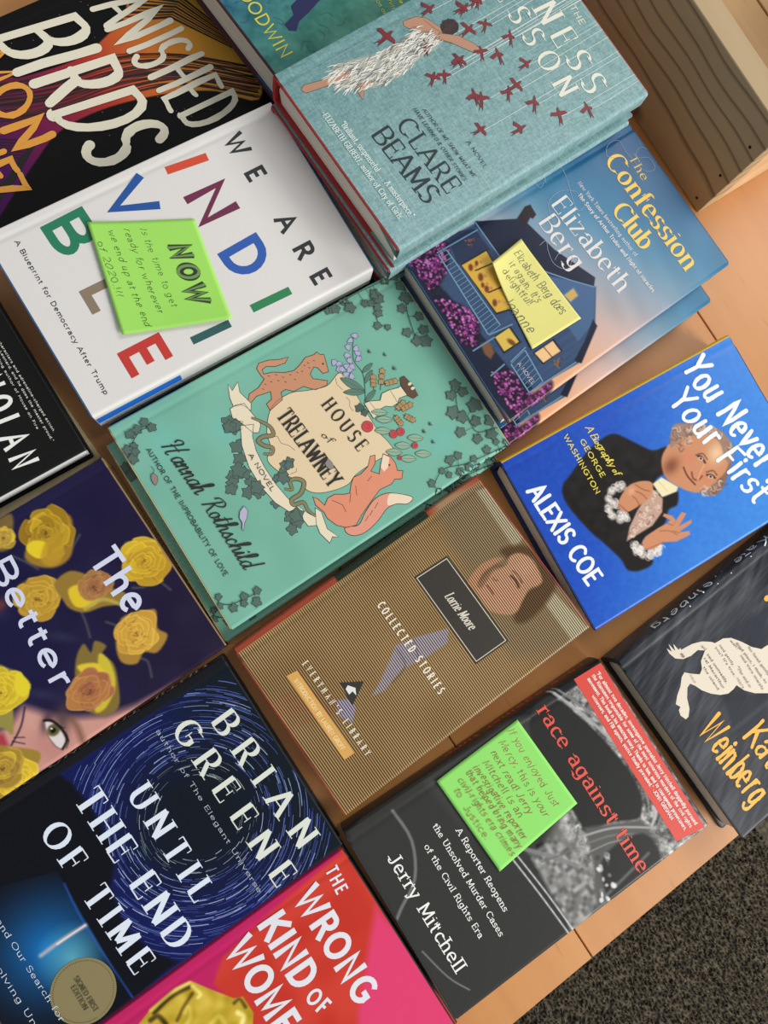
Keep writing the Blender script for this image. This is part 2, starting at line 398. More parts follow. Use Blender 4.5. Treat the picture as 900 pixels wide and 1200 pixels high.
# ------------------------------------------------------------------ books
def jacket_material(name, rough=.38, coat=.25, bump=.0, cloth=False):
    M = bpy.data.materials.new(name); M.use_nodes = True; b = M.node_tree.nodes['Principled BSDF']
    at = node(M, 'ShaderNodeVertexColor', layer_name='Col'); link(M, at.outputs['Color'], b.inputs['Base Color'])
    b.inputs['Roughness'].default_value = rough; b.inputs['Coat Weight'].default_value = coat; b.inputs['Coat Roughness'].default_value = .22
    tc = node(M, 'ShaderNodeTexCoord'); n = node(M, 'ShaderNodeTexNoise'); n.inputs['Scale'].default_value = 22 if not cloth else 900
    n.inputs['Detail'].default_value = 3
    link(M, tc.outputs['Object'], n.inputs['Vector'])
    bp = node(M, 'ShaderNodeBump'); bp.inputs['Strength'].default_value = .06 if not cloth else .35; bp.inputs['Distance'].default_value = .004 if not cloth else .0006
    link(M, n.outputs['Fac'], bp.inputs['Height']); link(M, bp.outputs['Normal'], b.inputs['Normal'])
    return M
def page_material():
    M = bpy.data.materials.new('page_edges'); M.use_nodes = True; b = M.node_tree.nodes['Principled BSDF']; b.inputs['Roughness'].default_value = .8
    tc = node(M, 'ShaderNodeTexCoord'); mp = node(M, 'ShaderNodeMapping'); mp.inputs['Scale'].default_value = (6, 6, 2600)
    n = node(M, 'ShaderNodeTexNoise'); n.inputs['Scale'].default_value = 1; n.inputs['Detail'].default_value = 2
    link(M, tc.outputs['Object'], mp.inputs['Vector']); link(M, mp.outputs['Vector'], n.inputs['Vector'])
    r = node(M, 'ShaderNodeValToRGB'); r.color_ramp.elements[0].position = .3; r.color_ramp.elements[0].color = (*lin((196, 188, 172)), 1)
    r.color_ramp.elements[1].position = .7; r.color_ramp.elements[1].color = (*lin((240, 234, 220)), 1)
    link(M, n.outputs['Fac'], r.inputs['Fac']); link(M, r.outputs['Color'], b.inputs['Base Color'])
    return M
PAGES = page_material()
RES = .062

class Book:
    def __init__(s, key, name, label, cat='book', group=None, board=(60, 60, 60), spine=(40, 40, 40), rough=.38, coat=.25, cloth=False, res=RES, wrap=.36, spec=.16):
        z, W, H, T, q = BOOKS[key]; s.W = W; s.H = H; s.T = T; s.z = z; s.board = board; s.spinec = spine
        s.ang = math.atan2(q[3][1]-q[0][1], q[3][0]-q[0][0])-PI/2; s.q = q; s.key = key
        s.root = bpy.data.objects.new(name, None); C.objects.link(s.root); s.root.empty_display_size = .02
        s.root.location = (q[0][0]/100, q[0][1]/100, (z-T)/100); s.root.rotation_euler = (0, 0, s.ang)
        tag(s.root, label, cat, group)
        s.M = jacket_material('dust_jacket_print', rough, coat*.35, cloth=cloth); s.M.node_tree.nodes['Principled BSDF'].inputs['Specular IOR Level'].default_value = spec
        # cross-section of the jacket: (arc coordinate, x, z), arc 0 at the spine edge of the front
        T_ = T; us = np.arange(0, W-.24, res); prof = []
        for u in us: prof.append((u, u, s.zt(u)))
        prof += [(W-.2, W-.2, T-.008), (W-.12, W-.13, T-.03), (W-.05, W-.07, T-.07), (W+.02, W-.02, T-.14), (W+.1, W, T-.22), (W+.24, W, T-.36), (W-.12+wrap, W-.01, T-wrap), (W-.04+wrap, W-.05, T-wrap-.07), (W+.14+wrap, W-.2, T-wrap-.1), (W+3, W-2.6, T-.44)]
        sp = [(0, s.zt(0)), (-.07, T-.09), (-.13, T-.25), (-.17, T*.72), (-.18, T*.5), (-.17, T*.28), (-.13, .25), (-.07, .09), (0, .03), (.35, .0), (.75, .05), (1.1, .0), (W-.05, .0), (W, .1), (W-.01, .27), (W-.12, .30), (W-3, .305)]
        arc = 0; left = []
        for (a, b) in zip(sp, sp[1:]):
            d = math.hypot(b[0]-a[0], b[1]-a[1]); n = max(1, int(d/(res*1.5))) if arc > -T-.5 else 1
            for k in range(1, n+1):
                left.append((arc-d*k/n, a[0]+(b[0]-a[0])*k/n, a[1]+(b[1]-a[1])*k/n))
            arc -= d
        s.prof = list(reversed(left))+prof
        s.pa = np.array([p[0] for p in s.prof]); s.px = np.array([p[1] for p in s.prof]); s.pz = np.array([p[2] for p in s.prof])
        s.vs = np.linspace(.09, H-.09, int(H/res))
        s.art = Art(s.pa, s.vs, W, H); s.art.fill(spine)
        qa = [np.array(p) for p in q]; ca, sa = math.cos(-s.ang), math.sin(-s.ang)
        def warp(x, y):
            u = x/W; v = y/H
            px = (1-u)*(1-v)*qa[0][0]+u*(1-v)*qa[1][0]+u*v*qa[2][0]+(1-u)*v*qa[3][0]-qa[0][0]
            py = (1-u)*(1-v)*qa[0][1]+u*(1-v)*qa[1][1]+u*v*qa[2][1]+(1-u)*v*qa[3][1]-qa[0][1]
            return (ca*px-sa*py)/100, (sa*px+ca*py)/100
        s.warp = warp
    def zt(s, u):
        return s.T-.045*math.exp(-((u-.72)/.2)**2)
    def pt(s, u, v, lift):
        v = min(max(v, .1), s.H-.1)
        if -0.12 < u < s.W-.08: x, z = u, max(s.zt(u), s.T-(.006 if u > .3 else .05))+lift
        else:
            x = float(np.interp(u, s.pa, s.px)); z = float(np.interp(u, s.pa, s.pz))
            x2 = float(np.interp(u+.05, s.pa, s.px)); z2 = float(np.interp(u+.05, s.pa, s.pz)); d = math.hypot(x2-x, z2-z) or 1
            x += -(z2-z)/d*lift; z += (x2-x)/d*lift
        X, Y = s.warp(x, v)
        return (X, Y, z/100)
    def ink(s, lift=.012): return Ink(s.pt, lift)
    def build(s):
        n, m = s.art.X.shape
        X = np.repeat(s.px[:, None], m, 1); Y = np.repeat(s.vs[None, :], n, 0); Z = np.repeat(s.pz[:, None], m, 1)
        wx, wy = s.warp(X, Y)
        v = np.stack([wx, wy, Z/100], -1).reshape(-1, 3)
        i = np.arange((n-1)*m).reshape(n-1, m)[:, :-1].ravel()
        f = np.stack([i, i+m, i+m+1, i+1], -1)
        me = bpy.data.meshes.new('dust_jacket'); me.vertices.add(len(v)); me.vertices.foreach_set('co', v.ravel())
        me.loops.add(f.size); me.loops.foreach_set('vertex_index', f.ravel().astype(np.int32)); me.polygons.add(len(f))
        me.polygons.foreach_set('loop_start', np.arange(0, f.size, 4, dtype=np.int32)); me.update(calc_edges=True)
        c = np.clip(s.art.C, 0, 255)/255; c = np.where(c <= .04045, c/12.92, ((c+.055)/1.055)**2.4)
        at = me.color_attributes.new('Col', 'FLOAT_COLOR', 'POINT')
        at.data.foreach_set('color', np.concatenate([c, np.ones(c.shape[:2]+(1,))], -1).ravel())
        me.materials.append(s.M); me.polygons.foreach_set('use_smooth', [True]*len(me.polygons))
        s.jacket = bpy.data.objects.new('dust_jacket', me); C.objects.link(s.jacket); s.jacket.parent = s.root
        # the case: boards and spine a hair inside the jacket
        T, W, H = s.T, s.W, s.H; e = .02; b = .27
        out = [(W-.08, e), (0.9, e), (.75, .07), (.4, e), (.05, .07), (-.06, .12), (-.11, .3), (-.155, T/2), (-.11, T-.3), (-.06, T-.12), (.05, T-.12), (.4, T-e-.03), (.75, T-.1-e), (1.1, T-e), (W-.25, T-e-.01), (W-.09, T-.17)]
        inn = [(W-.09, T-b), (1.1, T-b), (.5, T-b-.05), (.22, T-b-.12), (.12, T/2), (.22, b+.12), (.5, b+.05), (1.1, b), (W-.08, b)]
        pr = out+inn; mb = MB(); N = len(pr)
        for y in (0, H):
            for x, zz in pr: X_, Y_ = s.warp(x, y); mb.v.append((X_, Y_, zz/100))
        for k in range(N): mb.f.append([k, (k+1) % N, N+(k+1) % N, N+k]); mb.i.append(0)
        tri = tessellate_polygon([[Vector((x, zz, 0)) for x, zz in pr]])
        for t in tri: mb.f.append(list(t)); mb.i.append(0); mb.f.append([N+t[2], N+t[1], N+t[0]]); mb.i.append(0)
        cs = mesh_obj('case', mb.v, mb.f, [mat(s.board, .6)], s.root, mb.i)
        # page block with rounded spine side and hollow fore-edge
        ring = []
        x0, x1, z0, z1 = .25, W-.38, b+.01, T-b-.01
        for k in range(9): t = k/8; ring.append((x1-.12*math.sin(PI*t), z0+(z1-z0)*t))
        ring.append((x0+.3, z1)); ring += [(x0, (z0+z1)/2)]; ring.append((x0+.3, z0))
        v = []; N = len(ring)
        for y in (.3, H-.3):
            for x, zz in ring: X_, Y_ = s.warp(x, y); v.append((X_, Y_, zz/100))
        fs = [[k, (k+1) % N, N+(k+1) % N, N+k] for k in range(N)]+[list(range(N-1, -1, -1)), list(range(N, 2*N))]
        s.pages = mesh_obj('page_block', v, fs, [PAGES], s.root)
        return s
def copy_tree(o, parent=None):
    c = o.copy(); C.objects.link(c)
    if parent: c.parent = parent; c.matrix_parent_inverse = o.matrix_parent_inverse
    for ch in list(o.children): copy_tree(ch, c)
    return c
def copy_book(b, label, z, xy, ang, group):
    r = copy_tree(b.root); r.location = (xy[0]/100, xy[1]/100, z/100); r.rotation_euler = (0, 0, ang); r['label'] = label; r['group'] = group
    b.root['group'] = group
    return r

# ================================================================== the setting
def wood(name, c1, c2, dark, rough=.45, scale=(1, 12, 12), coat=.1, rings=None, spots=False):
    M = bpy.data.materials.new(name); M.use_nodes = True; b = M.node_tree.nodes['Principled BSDF']
    b.inputs['Roughness'].default_value = rough; b.inputs['Coat Weight'].default_value = coat; b.inputs['Coat Roughness'].default_value = .3
    tc = node(M, 'ShaderNodeTexCoord'); mp = node(M, 'ShaderNodeMapping'); mp.inputs['Scale'].default_value = scale
    link(M, tc.outputs['Object'], mp.inputs['Vector'])
    n = node(M, 'ShaderNodeTexNoise'); n.inputs['Scale'].default_value = 3; n.inputs['Detail'].default_value = 6; n.inputs['Distortion'].default_value = .4
    link(M, mp.outputs['Vector'], n.inputs['Vector'])
    r = node(M, 'ShaderNodeValToRGB'); r.color_ramp.elements[0].position = .3; r.color_ramp.elements[0].color = (*lin(c1), 1)
    r.color_ramp.elements[1].position = .7; r.color_ramp.elements[1].color = (*lin(c2), 1)
    link(M, n.outputs['Fac'], r.inputs['Fac']); out = r.outputs['Color']
    mx = node(M, 'ShaderNodeMix', data_type='RGBA', blend_type='MIX'); mx.inputs['B'].default_value = (*lin(dark), 1); link(M, out, mx.inputs['A'])
    if rings:
        cx, cz, sx, sz, fr = rings
        m2 = node(M, 'ShaderNodeMapping'); m2.inputs['Location'].default_value = (-cx*sx, 0, -cz*sz); m2.inputs['Scale'].default_value = (sx, 0, sz)
        n2 = node(M, 'ShaderNodeTexNoise'); n2.inputs['Scale'].default_value = 5
        add = node(M, 'ShaderNodeMix', data_type='RGBA', blend_type='LINEAR_LIGHT'); add.inputs['Factor'].default_value = .03
        link(M, tc.outputs['Object'], n2.inputs['Vector']); link(M, tc.outputs['Object'], add.inputs['A']); link(M, n2.outputs['Color'], add.inputs['B'])
        link(M, add.outputs['Result'], m2.inputs['Vector'])
        ln = node(M, 'ShaderNodeVectorMath', operation='LENGTH'); link(M, m2.outputs['Vector'], ln.inputs[0])
        mu = node(M, 'ShaderNodeMath', operation='MULTIPLY'); mu.inputs[1].default_value = fr; link(M, ln.outputs['Value'], mu.inputs[0])
        fc = node(M, 'ShaderNodeMath', operation='FRACT'); link(M, mu.outputs[0], fc.inputs[0])
        rr = node(M, 'ShaderNodeValToRGB'); e = rr.color_ramp.elements; e[0].position = .0; e[0].color = (0, 0, 0, 1); e[1].position = 1; e[1].color = (.0, .0, .0, 1)
        for p_, v_ in ((.70, .0), (.84, .5), (.90, .85), (.96, .3)): q = e.new(p_); q.color = (v_, v_, v_, 1)
        link(M, fc.outputs[0], rr.inputs['Fac']); link(M, rr.outputs['Color'], mx.inputs['Factor'])
    else:
        m2 = node(M, 'ShaderNodeMapping'); m2.inputs['Scale'].default_value = (scale[0]*14, scale[1]*14, scale[2]*14)
        n2 = node(M, 'ShaderNodeTexNoise'); n2.inputs['Scale'].default_value = 3; n2.inputs['Detail'].default_value = 2
        link(M, tc.outputs['Object'], m2.inputs['Vector']); link(M, m2.outputs['Vector'], n2.inputs['Vector'])
        rr = node(M, 'ShaderNodeValToRGB'); rr.color_ramp.elements[0].position = .66; rr.color_ramp.elements[0].color = (0, 0, 0, 1)
        rr.color_ramp.elements[1].position = .80; rr.color_ramp.elements[1].color = (.45, .45, .45, 1)
        link(M, n2.outputs['Fac'], rr.inputs['Fac']); link(M, rr.outputs['Color'], mx.inputs['Factor'])
    link(M, mx.outputs['Result'], b.inputs['Base Color'])
    bp = node(M, 'ShaderNodeBump'); bp.inputs['Strength'].default_value = .15; bp.inputs['Distance'].default_value = .002
    link(M, n.outputs['Fac'], bp.inputs['Height']); link(M, bp.outputs['Normal'], b.inputs['Normal'])
    return M

# carpeted floor 45 cm below the table top
fl = MB(); fl.box(-120, 190, -150, 130, -48, -46)
cm = bpy.data.materials.new('carpet'); cm.use_nodes = True; b = cm.node_tree.nodes['Principled BSDF']; b.inputs['Roughness'].default_value = .95
tc = node(cm, 'ShaderNodeTexCoord'); n = node(cm, 'ShaderNodeTexNoise'); n.inputs['Scale'].default_value = 130; n.inputs['Detail'].default_value = 2
link(cm, tc.outputs['Object'], n.inputs['Vector']); r = node(cm, 'ShaderNodeValToRGB')
r.color_ramp.elements[0].position = .35; r.color_ramp.elements[0].color = (*lin((34, 30, 22)), 1); r.color_ramp.elements[1].position = .68; r.color_ramp.elements[1].color = (*lin((98, 88, 70)), 1)
link(cm, n.outputs['Fac'], r.inputs['Fac']); link(cm, r.outputs['Color'], b.inputs['Base Color'])
floor = fl.obj('floor', [cm]); floor['kind'] = 'structure'
rg = random.Random(3); v = []; f = []
for i in range(120):
    for j in range(150):
        x = 32+i*.5+rg.uniform(-.2, .2); y = -45+j*.5+rg.uniform(-.2, .2); a = rg.uniform(0, PI); h = rg.uniform(.35, .8); l = rg.uniform(.2, .36); q = len(v)
        cx, sx = math.cos(a)*l, math.sin(a)*l
        tx, ty = rg.uniform(-.15, .15), rg.uniform(-.15, .15)
        v += [(x-cx, y-sx, -46.05), (x+sx*.6, y-cx*.6, -46.05), (x+cx, y+sx, -46.05), (x-sx*.6, y+cx*.6, -46.05), (x-cx*.6+tx, y-sx*.6+ty, -46+h*.8), (x+cx*.6+tx, y+sx*.6+ty, -46+h*.8), (x+tx, y+ty, -46+h)]
        f += [[q, q+1, q+4], [q+1, q+5, q+4], [q+1, q+2, q+5], [q+2, q+3, q+5], [q+3, q+4, q+5], [q+3, q, q+4]]
pile = mesh_obj('carpet_pile', [(a/100, b_/100, c/100) for a, b_, c in v], f, [cm], None, None, True); pile['kind'] = 'stuff'; tag(pile, 'dark grey brown looped carpet pile below the table edge', 'carpet')

# table
tbl = bpy.data.objects.new('display_table', None); C.objects.link(tbl); tbl.location = (-.05, .02, -.46)
tag(tbl, 'orange brown wooden display table carrying the rows of books', 'table')
tw = wood('table_wood', (188, 126, 68), (204, 144, 82), (146, 90, 44), scale=(.8, 7, 7), rough=.42, coat=.15)
mb = MB(); seams = [-95, -49.5, -4.75, 32.9, 75]
XE = 38.0
for y0, y1 in zip(seams, seams[1:]): mb.box(-95, XE, y0+.05, y1-.05, -3, 0, 0, .06)
mb.box(-94.5, XE-.5, seams[0]+.3, seams[-1]-.3, -3.2, -.35)
top = mb.obj('table_top', [tw], tbl, off=(-5, 2, -46))
for x in (-86, 28):
    for y in (-88, 66):
        mb = MB(); mb.box(x, x+7, y, y+7, -45.95, -3.1, 0, .3); mb.obj('leg', [tw], tbl, off=(-5, 2, -46))
for y in (-86, 68): mb = MB(); mb.box(-80, 30, y, y+2.5, -12, -3.25, 0, .1); mb.obj('apron', [tw], tbl, off=(-5, 2, -46))

# crate
cr = bpy.data.objects.new('wooden_crate', None); C.objects.link(cr); cr.location = (-.40, .52, 0)
tag(cr, 'rough pine crate with nailed corners standing behind the books', 'crate')
off = (-40, 52, 0)
cw = wood('crate_board_wood', (176, 152, 116), (190, 164, 126), (104, 80, 54), rough=.75, scale=(1.2, 8, 8), coat=0, rings=(0.0, 0.0, 3.3, 30, 2.3))
cw2 = wood('crate_pine', (205, 165, 118), (226, 190, 146), (186, 140, 96), rough=.7, scale=(1, 9, 9), coat=0)
cw3 = wood('crate_inner_pine', (190, 148, 98), (214, 172, 122), (160, 118, 74), rough=.7, scale=(1, 9, 9), coat=0)
Y0 = 38.25; X1 = -5.72
mb = MB(); mb.box(-76, X1, Y0, Y0+2.1, .02, 11, 0, .06); side = mb.obj('side_board', [cw], cr, off=off)
mb = MB(); mb.box(-76, X1, 66, 68.1, .02, 11, 0, .06); mb.obj('side_board', [cw3], cr, off=off)
mb = MB(); mb.box(X1-1.98, X1-.02, Y0+2.12, 65.98, .02, 11, 0, .06); mb.obj('end_board', [cw2], cr, off=off)
mb = MB(); mb.box(-75.98, -74.02, Y0+2.12, 65.98, .02, 11, 0, .06); mb.obj('end_board', [cw2], cr, off=off)
mb = MB()
for k in range(6): mb.box(-73.9, X1-2.05, Y0+2.15+k*4.27, Y0+2.15+(k+1)*4.27-.2, 1.2, 2.4, 0, .05)
mb.obj('bottom_slats', [cw3], cr, off=off)
nailm = mat((40, 34, 30), .4, 'nail', .8)
for x, z in ((X1-1.0, .9), (X1-2.4+1.4, 4.3), (X1-1.0, 8.1)):
    mb = MB(); q = len(mb.v)
    for k in range(10): a = 2*PI*k/10; mb.v.append((x+.13*math.cos(a), Y0-.03, z+.13*math.sin(a)))
    for k in range(10): a = 2*PI*k/10; mb.v.append((x+.10*math.cos(a), Y0+.12, z+.10*math.sin(a)))
    mb.f.append(list(range(9, -1, -1))[::-1]); mb.i.append(0)
    for k in range(10): mb.f.append([k, (k+1) % 10, 10+(k+1) % 10, 10+k]); mb.i.append(0)
    mb.obj('nail', [nailm], cr, off=off)

# ================================================================== drawing helpers for the covers
def leaf(L, x, y, r, rot, c, o=(38, 46, 42), ow=.03):
    p = []
    for k, (a, d) in enumerate(((90, 1), (62, .66), (28, .92), (5, .62), (-38, .82), (-70, .6), (-90, .34), (-110, .6), (-142, .82), (175, .62), (152, .92), (118, .66))):
        t = math.radians(a)+rot; p.append((x+r*d*math.cos(t), y+r*d*math.sin(t)))
    L.poly(p, c, outline=o, ow=ow)
def ivy(L, vine, leaves, r, c=(84, 108, 98), seed=1):
    rr = random.Random(seed); o = (36, 46, 42)
    keep = L.layer
    if vine: L.line(vine, o, .05, sm=True)
    for (x, y) in leaves:
        if vine:
            q = min(smooth(vine), key=lambda q: (q[0]-x)**2+(q[1]-y)**2); L.line([q, (x, y)], o, .03)
        leaf(L, x, y, r*rr.uniform(.75, 1.15), rr.uniform(0, 6.28), c, o)
    L.layer = keep+4
def bladed(L, p0, p1, wd, c, o=(38, 46, 42)):
    (x0, y0), (x1, y1) = p0, p1; mx, my = (x0+x1)/2, (y0+y1)/2; nx, ny = -(y1-y0)*wd, (x1-x0)*wd
    L.poly(smooth([p0, (mx+nx, my+ny), p1, (mx-nx, my-ny)], True, 5), c, outline=o, ow=.025); L.line([p0, p1], o, .02)
def rose(A, x, y, r0, seed, base=(160, 124, 30), hi=(232, 200, 50), dk=(80, 52, 16), core=None, sq=1.0, rot=0):
    rr = random.Random(seed); r = r0*.84
    core = core or base
    for ring, (rad, n, s) in enumerate(((.78, 6, .62), (.6, 6, .5), (.42, 5, .42), (.27, 5, .3), (.14, 4, .2), (.04, 3, .12))):
        a0 = rr.uniform(0, 6.28)
        for k in range(n):
            a = a0+2*PI*k/n+rr.uniform(-.25, .25); d = rad*rr.uniform(.85, 1.1)*r
            ux, uy = math.cos(a)*d, math.sin(a)*d*sq; cx = x+ux*math.cos(rot)-uy*math.sin(rot); cy = y+ux*math.sin(rot)+uy*math.cos(rot)
            t = ring/5; m = rr.uniform(-.25, 1.1)
            c = [base[q]*(1-t*.4)+core[q]*t*.4+(hi[q]-base[q])*m*.7*(1-t*.5) for q in range(3)]
            pr = s*r*rr.uniform(.85, 1.15); pet = []
            for q in range(9):
                b = 2*PI*q/9; w_ = 1+rr.uniform(-.13, .13); pet.append((cx+pr*w_*math.cos(b)*(.8 if abs(math.cos(b-a)) > .7 else 1.1), cy+pr*w_*math.sin(b)*sq))
            A.poly([(px+.05*math.cos(a+PI), py+.05*math.sin(a+PI)-.03) for px, py in pet], dk, .06, .85, True)
            A.poly(pet, c, .045, .95, True)
            A.blob(cx-.35*pr*math.cos(a), cy-.35*pr*math.sin(a), pr*.6, pr*.6, [q*.5 for q in c], 0, .8)
            A.line([pet[q % 9] for q in range(int(a/6.28*9)-2, int(a/6.28*9)+3)], [min(255, q*1.15+14) for q in c], .05, .05, .8)
def dots(A, region, n, cols, r0, r1, seed):
    rr = random.Random(seed); xs = [p[0] for p in region]; ys = [p[1] for p in region]; k = 0
    def inside(x, y):
        c = False
        for i in range(len(region)):
            (x0, y0), (x1, y1) = region[i-1], region[i]
            if (y0 > y) != (y1 > y) and x < (x1-x0)*(y-y0)/(y1-y0)+x0: c = not c
        return c
    while k < n:
        x = rr.uniform(min(xs), max(xs)); y = rr.uniform(min(ys), max(ys))
        if inside(x, y): A.blob(x, y, rr.uniform(r0, r1), rr.uniform(r0, r1), rr.choice(cols), rr.uniform(0, 3), .9, 2); k += 1
WHITE = (240, 240, 236)

# ================================================================== white book, two copies
B = Book('ind', 'book', 'white hardcover with huge multicoloured block letters under a green note, upper copy', board=(32, 104, 168), spine=(236, 234, 232), wrap=1.85)
B.art.fill((226, 223, 220))
B.build()
L = B.ink(); K = (48, 50, 52)
L.text('WE ARE', P('1.08,17.89 13.68,18.08 1.11,19.45'), K, 'bold', xs=.95, tr=20)
L.obj('title_lettering', B.jacket, 'small black title words')
L = B.ink()
def big(ch, p, c): L.text(ch, p, c, 'bold', w=.185, con=1)
big('I', P('1.04,13.17 1.84,13.08 1.09,16.42'), (214, 78, 52))
big('N', P('3.5,13.19 6.65,13.23 3.69,16.41'), (112, 42, 74))
big('D', P('8.31,13.2 11.08,13.34 8.28,16.46'), (46, 92, 176))
big('I', P('12.69,13.23 13.55,13.2 12.73,16.44'), (44, 132, 84))
big('V', P('0.94,8.24 3.87,8.34 0.93,11.51'), (34, 84, 160))
big('I', P('6.53,8.1 7.34,8.08 6.69,11.35'), (120, 90, 140))
big('S', P('8.42,8.57 11.3,8.69 8.42,11.7'), (90, 150, 90))
big('I', P('12.75,8.43 13.59,8.39 12.89,11.48'), (44, 92, 92))
big('B', P('1.01,3.58 4.08,3.69 1.08,6.81'), (36, 126, 92))
big('L', P('6.27,3.6 8.76,3.59 6.26,6.94'), (140, 124, 104))
big('E', P('11.32,3.63 13.95,3.63 11.45,6.83'), (198, 56, 48))
L.obj('block_letters', B.jacket, 'large multicoloured block letters')
L = B.ink(); L.text('A Blueprint for Democracy After Trump', P('1.26,1.62 13.55,1.5 1.22,1.98'), (40, 42, 46), 'sans', w=.15)
L.obj('subtitle_lettering', B.jacket)
L = B.ink(.01); W_ = B.W
L.poly([(W_+.5, .12), (W_+1.6, .12), (W_+1.6, 6.6), (W_+.5, 6.6)], (20, 100, 200)); L.obj('blue_stripe', B.jacket, 'blue printed stripe')

q = BOOKS['ind2']; c2 = copy_book(B, 'white hardcover lying under the copy with the large green note', q[0]-q[3], (q[4][0][0], q[4][0][1]), -.018, 'white books with block letters')

# ================================================================== teal cloth-look book
B = Book('beams', 'book', 'teal hardcover with a woman in white feathers and dark red birds, topmost copy', board=(168, 34, 34), wrap=1.3, spine=(96, 148, 152), rough=.62, coat=.05, cloth=True)
A = B.art; A.grad((0, 0), (B.W, 0), [(0, (112, 152, 154)), (.5, (130, 166, 166)), (1, (142, 176, 178))])
A.noise(9, .07, .4, 1); A.noise(9, .4, .07, 2); A.noise(11, .1, .1, 3)
rr = random.Random(4)
for k in range(26):
    y = rr.uniform(0, B.H); x = rr.uniform(0, B.W); A.line([(x, y), (x+rr.uniform(2, 6), y)], (186, 212, 210), .035, .03, .55, False)
    y = rr.uniform(0, B.H); x = rr.uniform(0, B.W); A.line([(x, y), (x, y+rr.uniform(2, 6))], (186, 212, 210), .035, .03, .55, False)
dress = P('2.11,10.3 2.07,11.75 3.65,12.41 3.97,11.31 4.03,9.76 4.47,7.93 4.21,5.54 3.17,3.39 1.75,3.42 1.49,4.41 2.14,7.03 2.23,9.19')
A.poly(dress, (176, 178, 168), .1)
B.build(); L = B.ink()
sk = (186, 138, 110); so = (70, 50, 44)
L.poly(P('2.31,4.91 2.22,4.43 1.95,2.66 1.63,1.37 1.82,1.01 2.2,1.15 2.44,2.48 2.83,4.45'), sk, outline=so, ow=.03)
L.poly(P('3.52,5.77 3.56,5.1 3.41,4.52 4.09,4.36 4.64,4.33 4.02,4.88 3.87,5.64'), sk, outline=so, ow=.03)
rr = random.Random(9)
dm = Art(np.array([0, 1.]), np.array([0, 1.]), 1, 1)
def inside(x, y, reg):
    c = False
    for i in range(len(reg)):
        (x0, y0), (x1, y1) = reg[i-1], reg[i]
        if (y0 > y) != (y1 > y) and x < (x1-x0)*(y-y0)/(y1-y0)+x0: c = not c
    return c
hip = P('3.18,11.89 2.5,3.16'); dx, dy = hip[1][0]-hip[0][0], hip[1][1]-hip[0][1]; dl = math.hypot(dx, dy); dx /= dl; dy /= dl
xs = [p[0] for p in dress]; ys = [p[1] for p in dress]; fe = []
while len(fe) < 430:
    x, y = rr.uniform(min(xs), max(xs)), rr.uniform(min(ys), max(ys))
    if inside(x, y, dress): fe.append((x*dx+y*dy, x, y))
for s_, x, y in sorted(fe, reverse=True):
    a = math.atan2(dy, dx)+rr.uniform(-.42, .42); l = rr.uniform(.45, .95)
    c = rr.choice([(236, 234, 224), (222, 220, 208), (244, 243, 236), (120, 124, 118)])
    L.line([(x, y), (x+l*.5*math.cos(a), y+l*.5*math.sin(a)), (x+l*math.cos(a+.12), y+l*math.sin(a+.12))], c, .06, sm=True, taper=.95)
L.layer = 5
L.poly(P('2.12,10.39 2.07,11.75 3.2,12.1 3.49,11.95 3.83,11.22 3.12,10.79 2.44,10.06'), (232, 228, 216))
L.poly(P('1.1,10.38 1.24,11.41 1.75,12.08 3,12.59 3.77,12.8 4.56,13.56 5.46,14.15 5.89,13.83 4.52,12.81 3.41,11.72 2.19,10.72 1.43,10.24'), sk, outline=so)
L.line(P('1.73,11.81 2.64,12.1 3.41,12.48'), so, .03)
L.ell(*P('3.13,13.15')[0], .62, .72, (40, 28, 28)); 
for k in range(14): a = rr.uniform(0, 6.28); x, y = P('3.13,13.15')[0]; L.line([(x, y), (x+.5*math.cos(a), y+.6*math.sin(a)), (x+.7*math.cos(a+.3), y+.75*math.sin(a+.3))], (72, 40, 40), .04, sm=True)
L.poly(P('3.13,12.18 3.97,13.31 5.1,14.01 5.95,14.21 5.92,13.84 5.38,13.36 4.16,12.51 3.51,11.91'), sk, outline=so)
L.obj('illustration', B.jacket, 'woman in a white feather dress')
L = B.ink(.016)
birds = P('2.43,14.78 4.35,15.56 6.06,16.7 5.96,14.03 6.77,15.09 5.63,12.12 8.34,16.38 8.94,11.81 9.51,13.92 9.29,14.65 11.16,15.14 12.86,16.23 13.56,18.49 10.72,10.26 12.18,12.86 6.11,10.53 2.5,16.28 4.01,14.16')+P('1.31,12.56 1.56,8.47 2.53,14.97 3.59,10.64 5.57,12.19 5.82,9.67 8.49,11.6 2.43,16.01')
wing = [(-1.25, .35), (-.7, .1), (-1.2, -.12), (-.3, -.14), (.1, -.17), (.3, -1.0), (.6, -.75), (.6, -.12), (.95, .0), (1.15, .02), (.95, .2), (.5, .24), (.5, 1.0), (.1, 1.2), (.05, .25), (-.4, .17)]
wing2 = [(-1.3, -.1), (-.75, .0), (-1.15, .3), (-.4, .2), (.1, .22), (-.25, .9), (.1, 1.25), (.35, .7), (.5, .22), (.9, .2), (1.15, .05), (.9, -.02), (.4, -.12), (.1, -.5), (-.1, -.45), (-.1, -.12), (-.5, -.1)]
for k, (x, y) in enumerate(birds):
    a = rr.uniform(-.9, .9)+2.2; s_ = rr.uniform(.5, .66)*(1.25 if k == 19 else 1); wg = wing if k % 2 else wing2
    pts = [(x+s_*(u*math.cos(a)-v_*math.sin(a)), y+s_*(u*math.sin(a)+v_*math.cos(a))) for u, v_ in wg]
    L.poly(pts, (128, 30, 42), outline=(62, 20, 28), ow=.022)
    for t in (.2, .5): L.line([(x, y), ((pts[2][0]*(1-t)+pts[4][0]*t), (pts[2][1]*(1-t)+pts[4][1]*t))], (66, 16, 26), .03)
L.obj('bird_prints', B.jacket, 'dark red printed birds')
L = B.ink(.014)
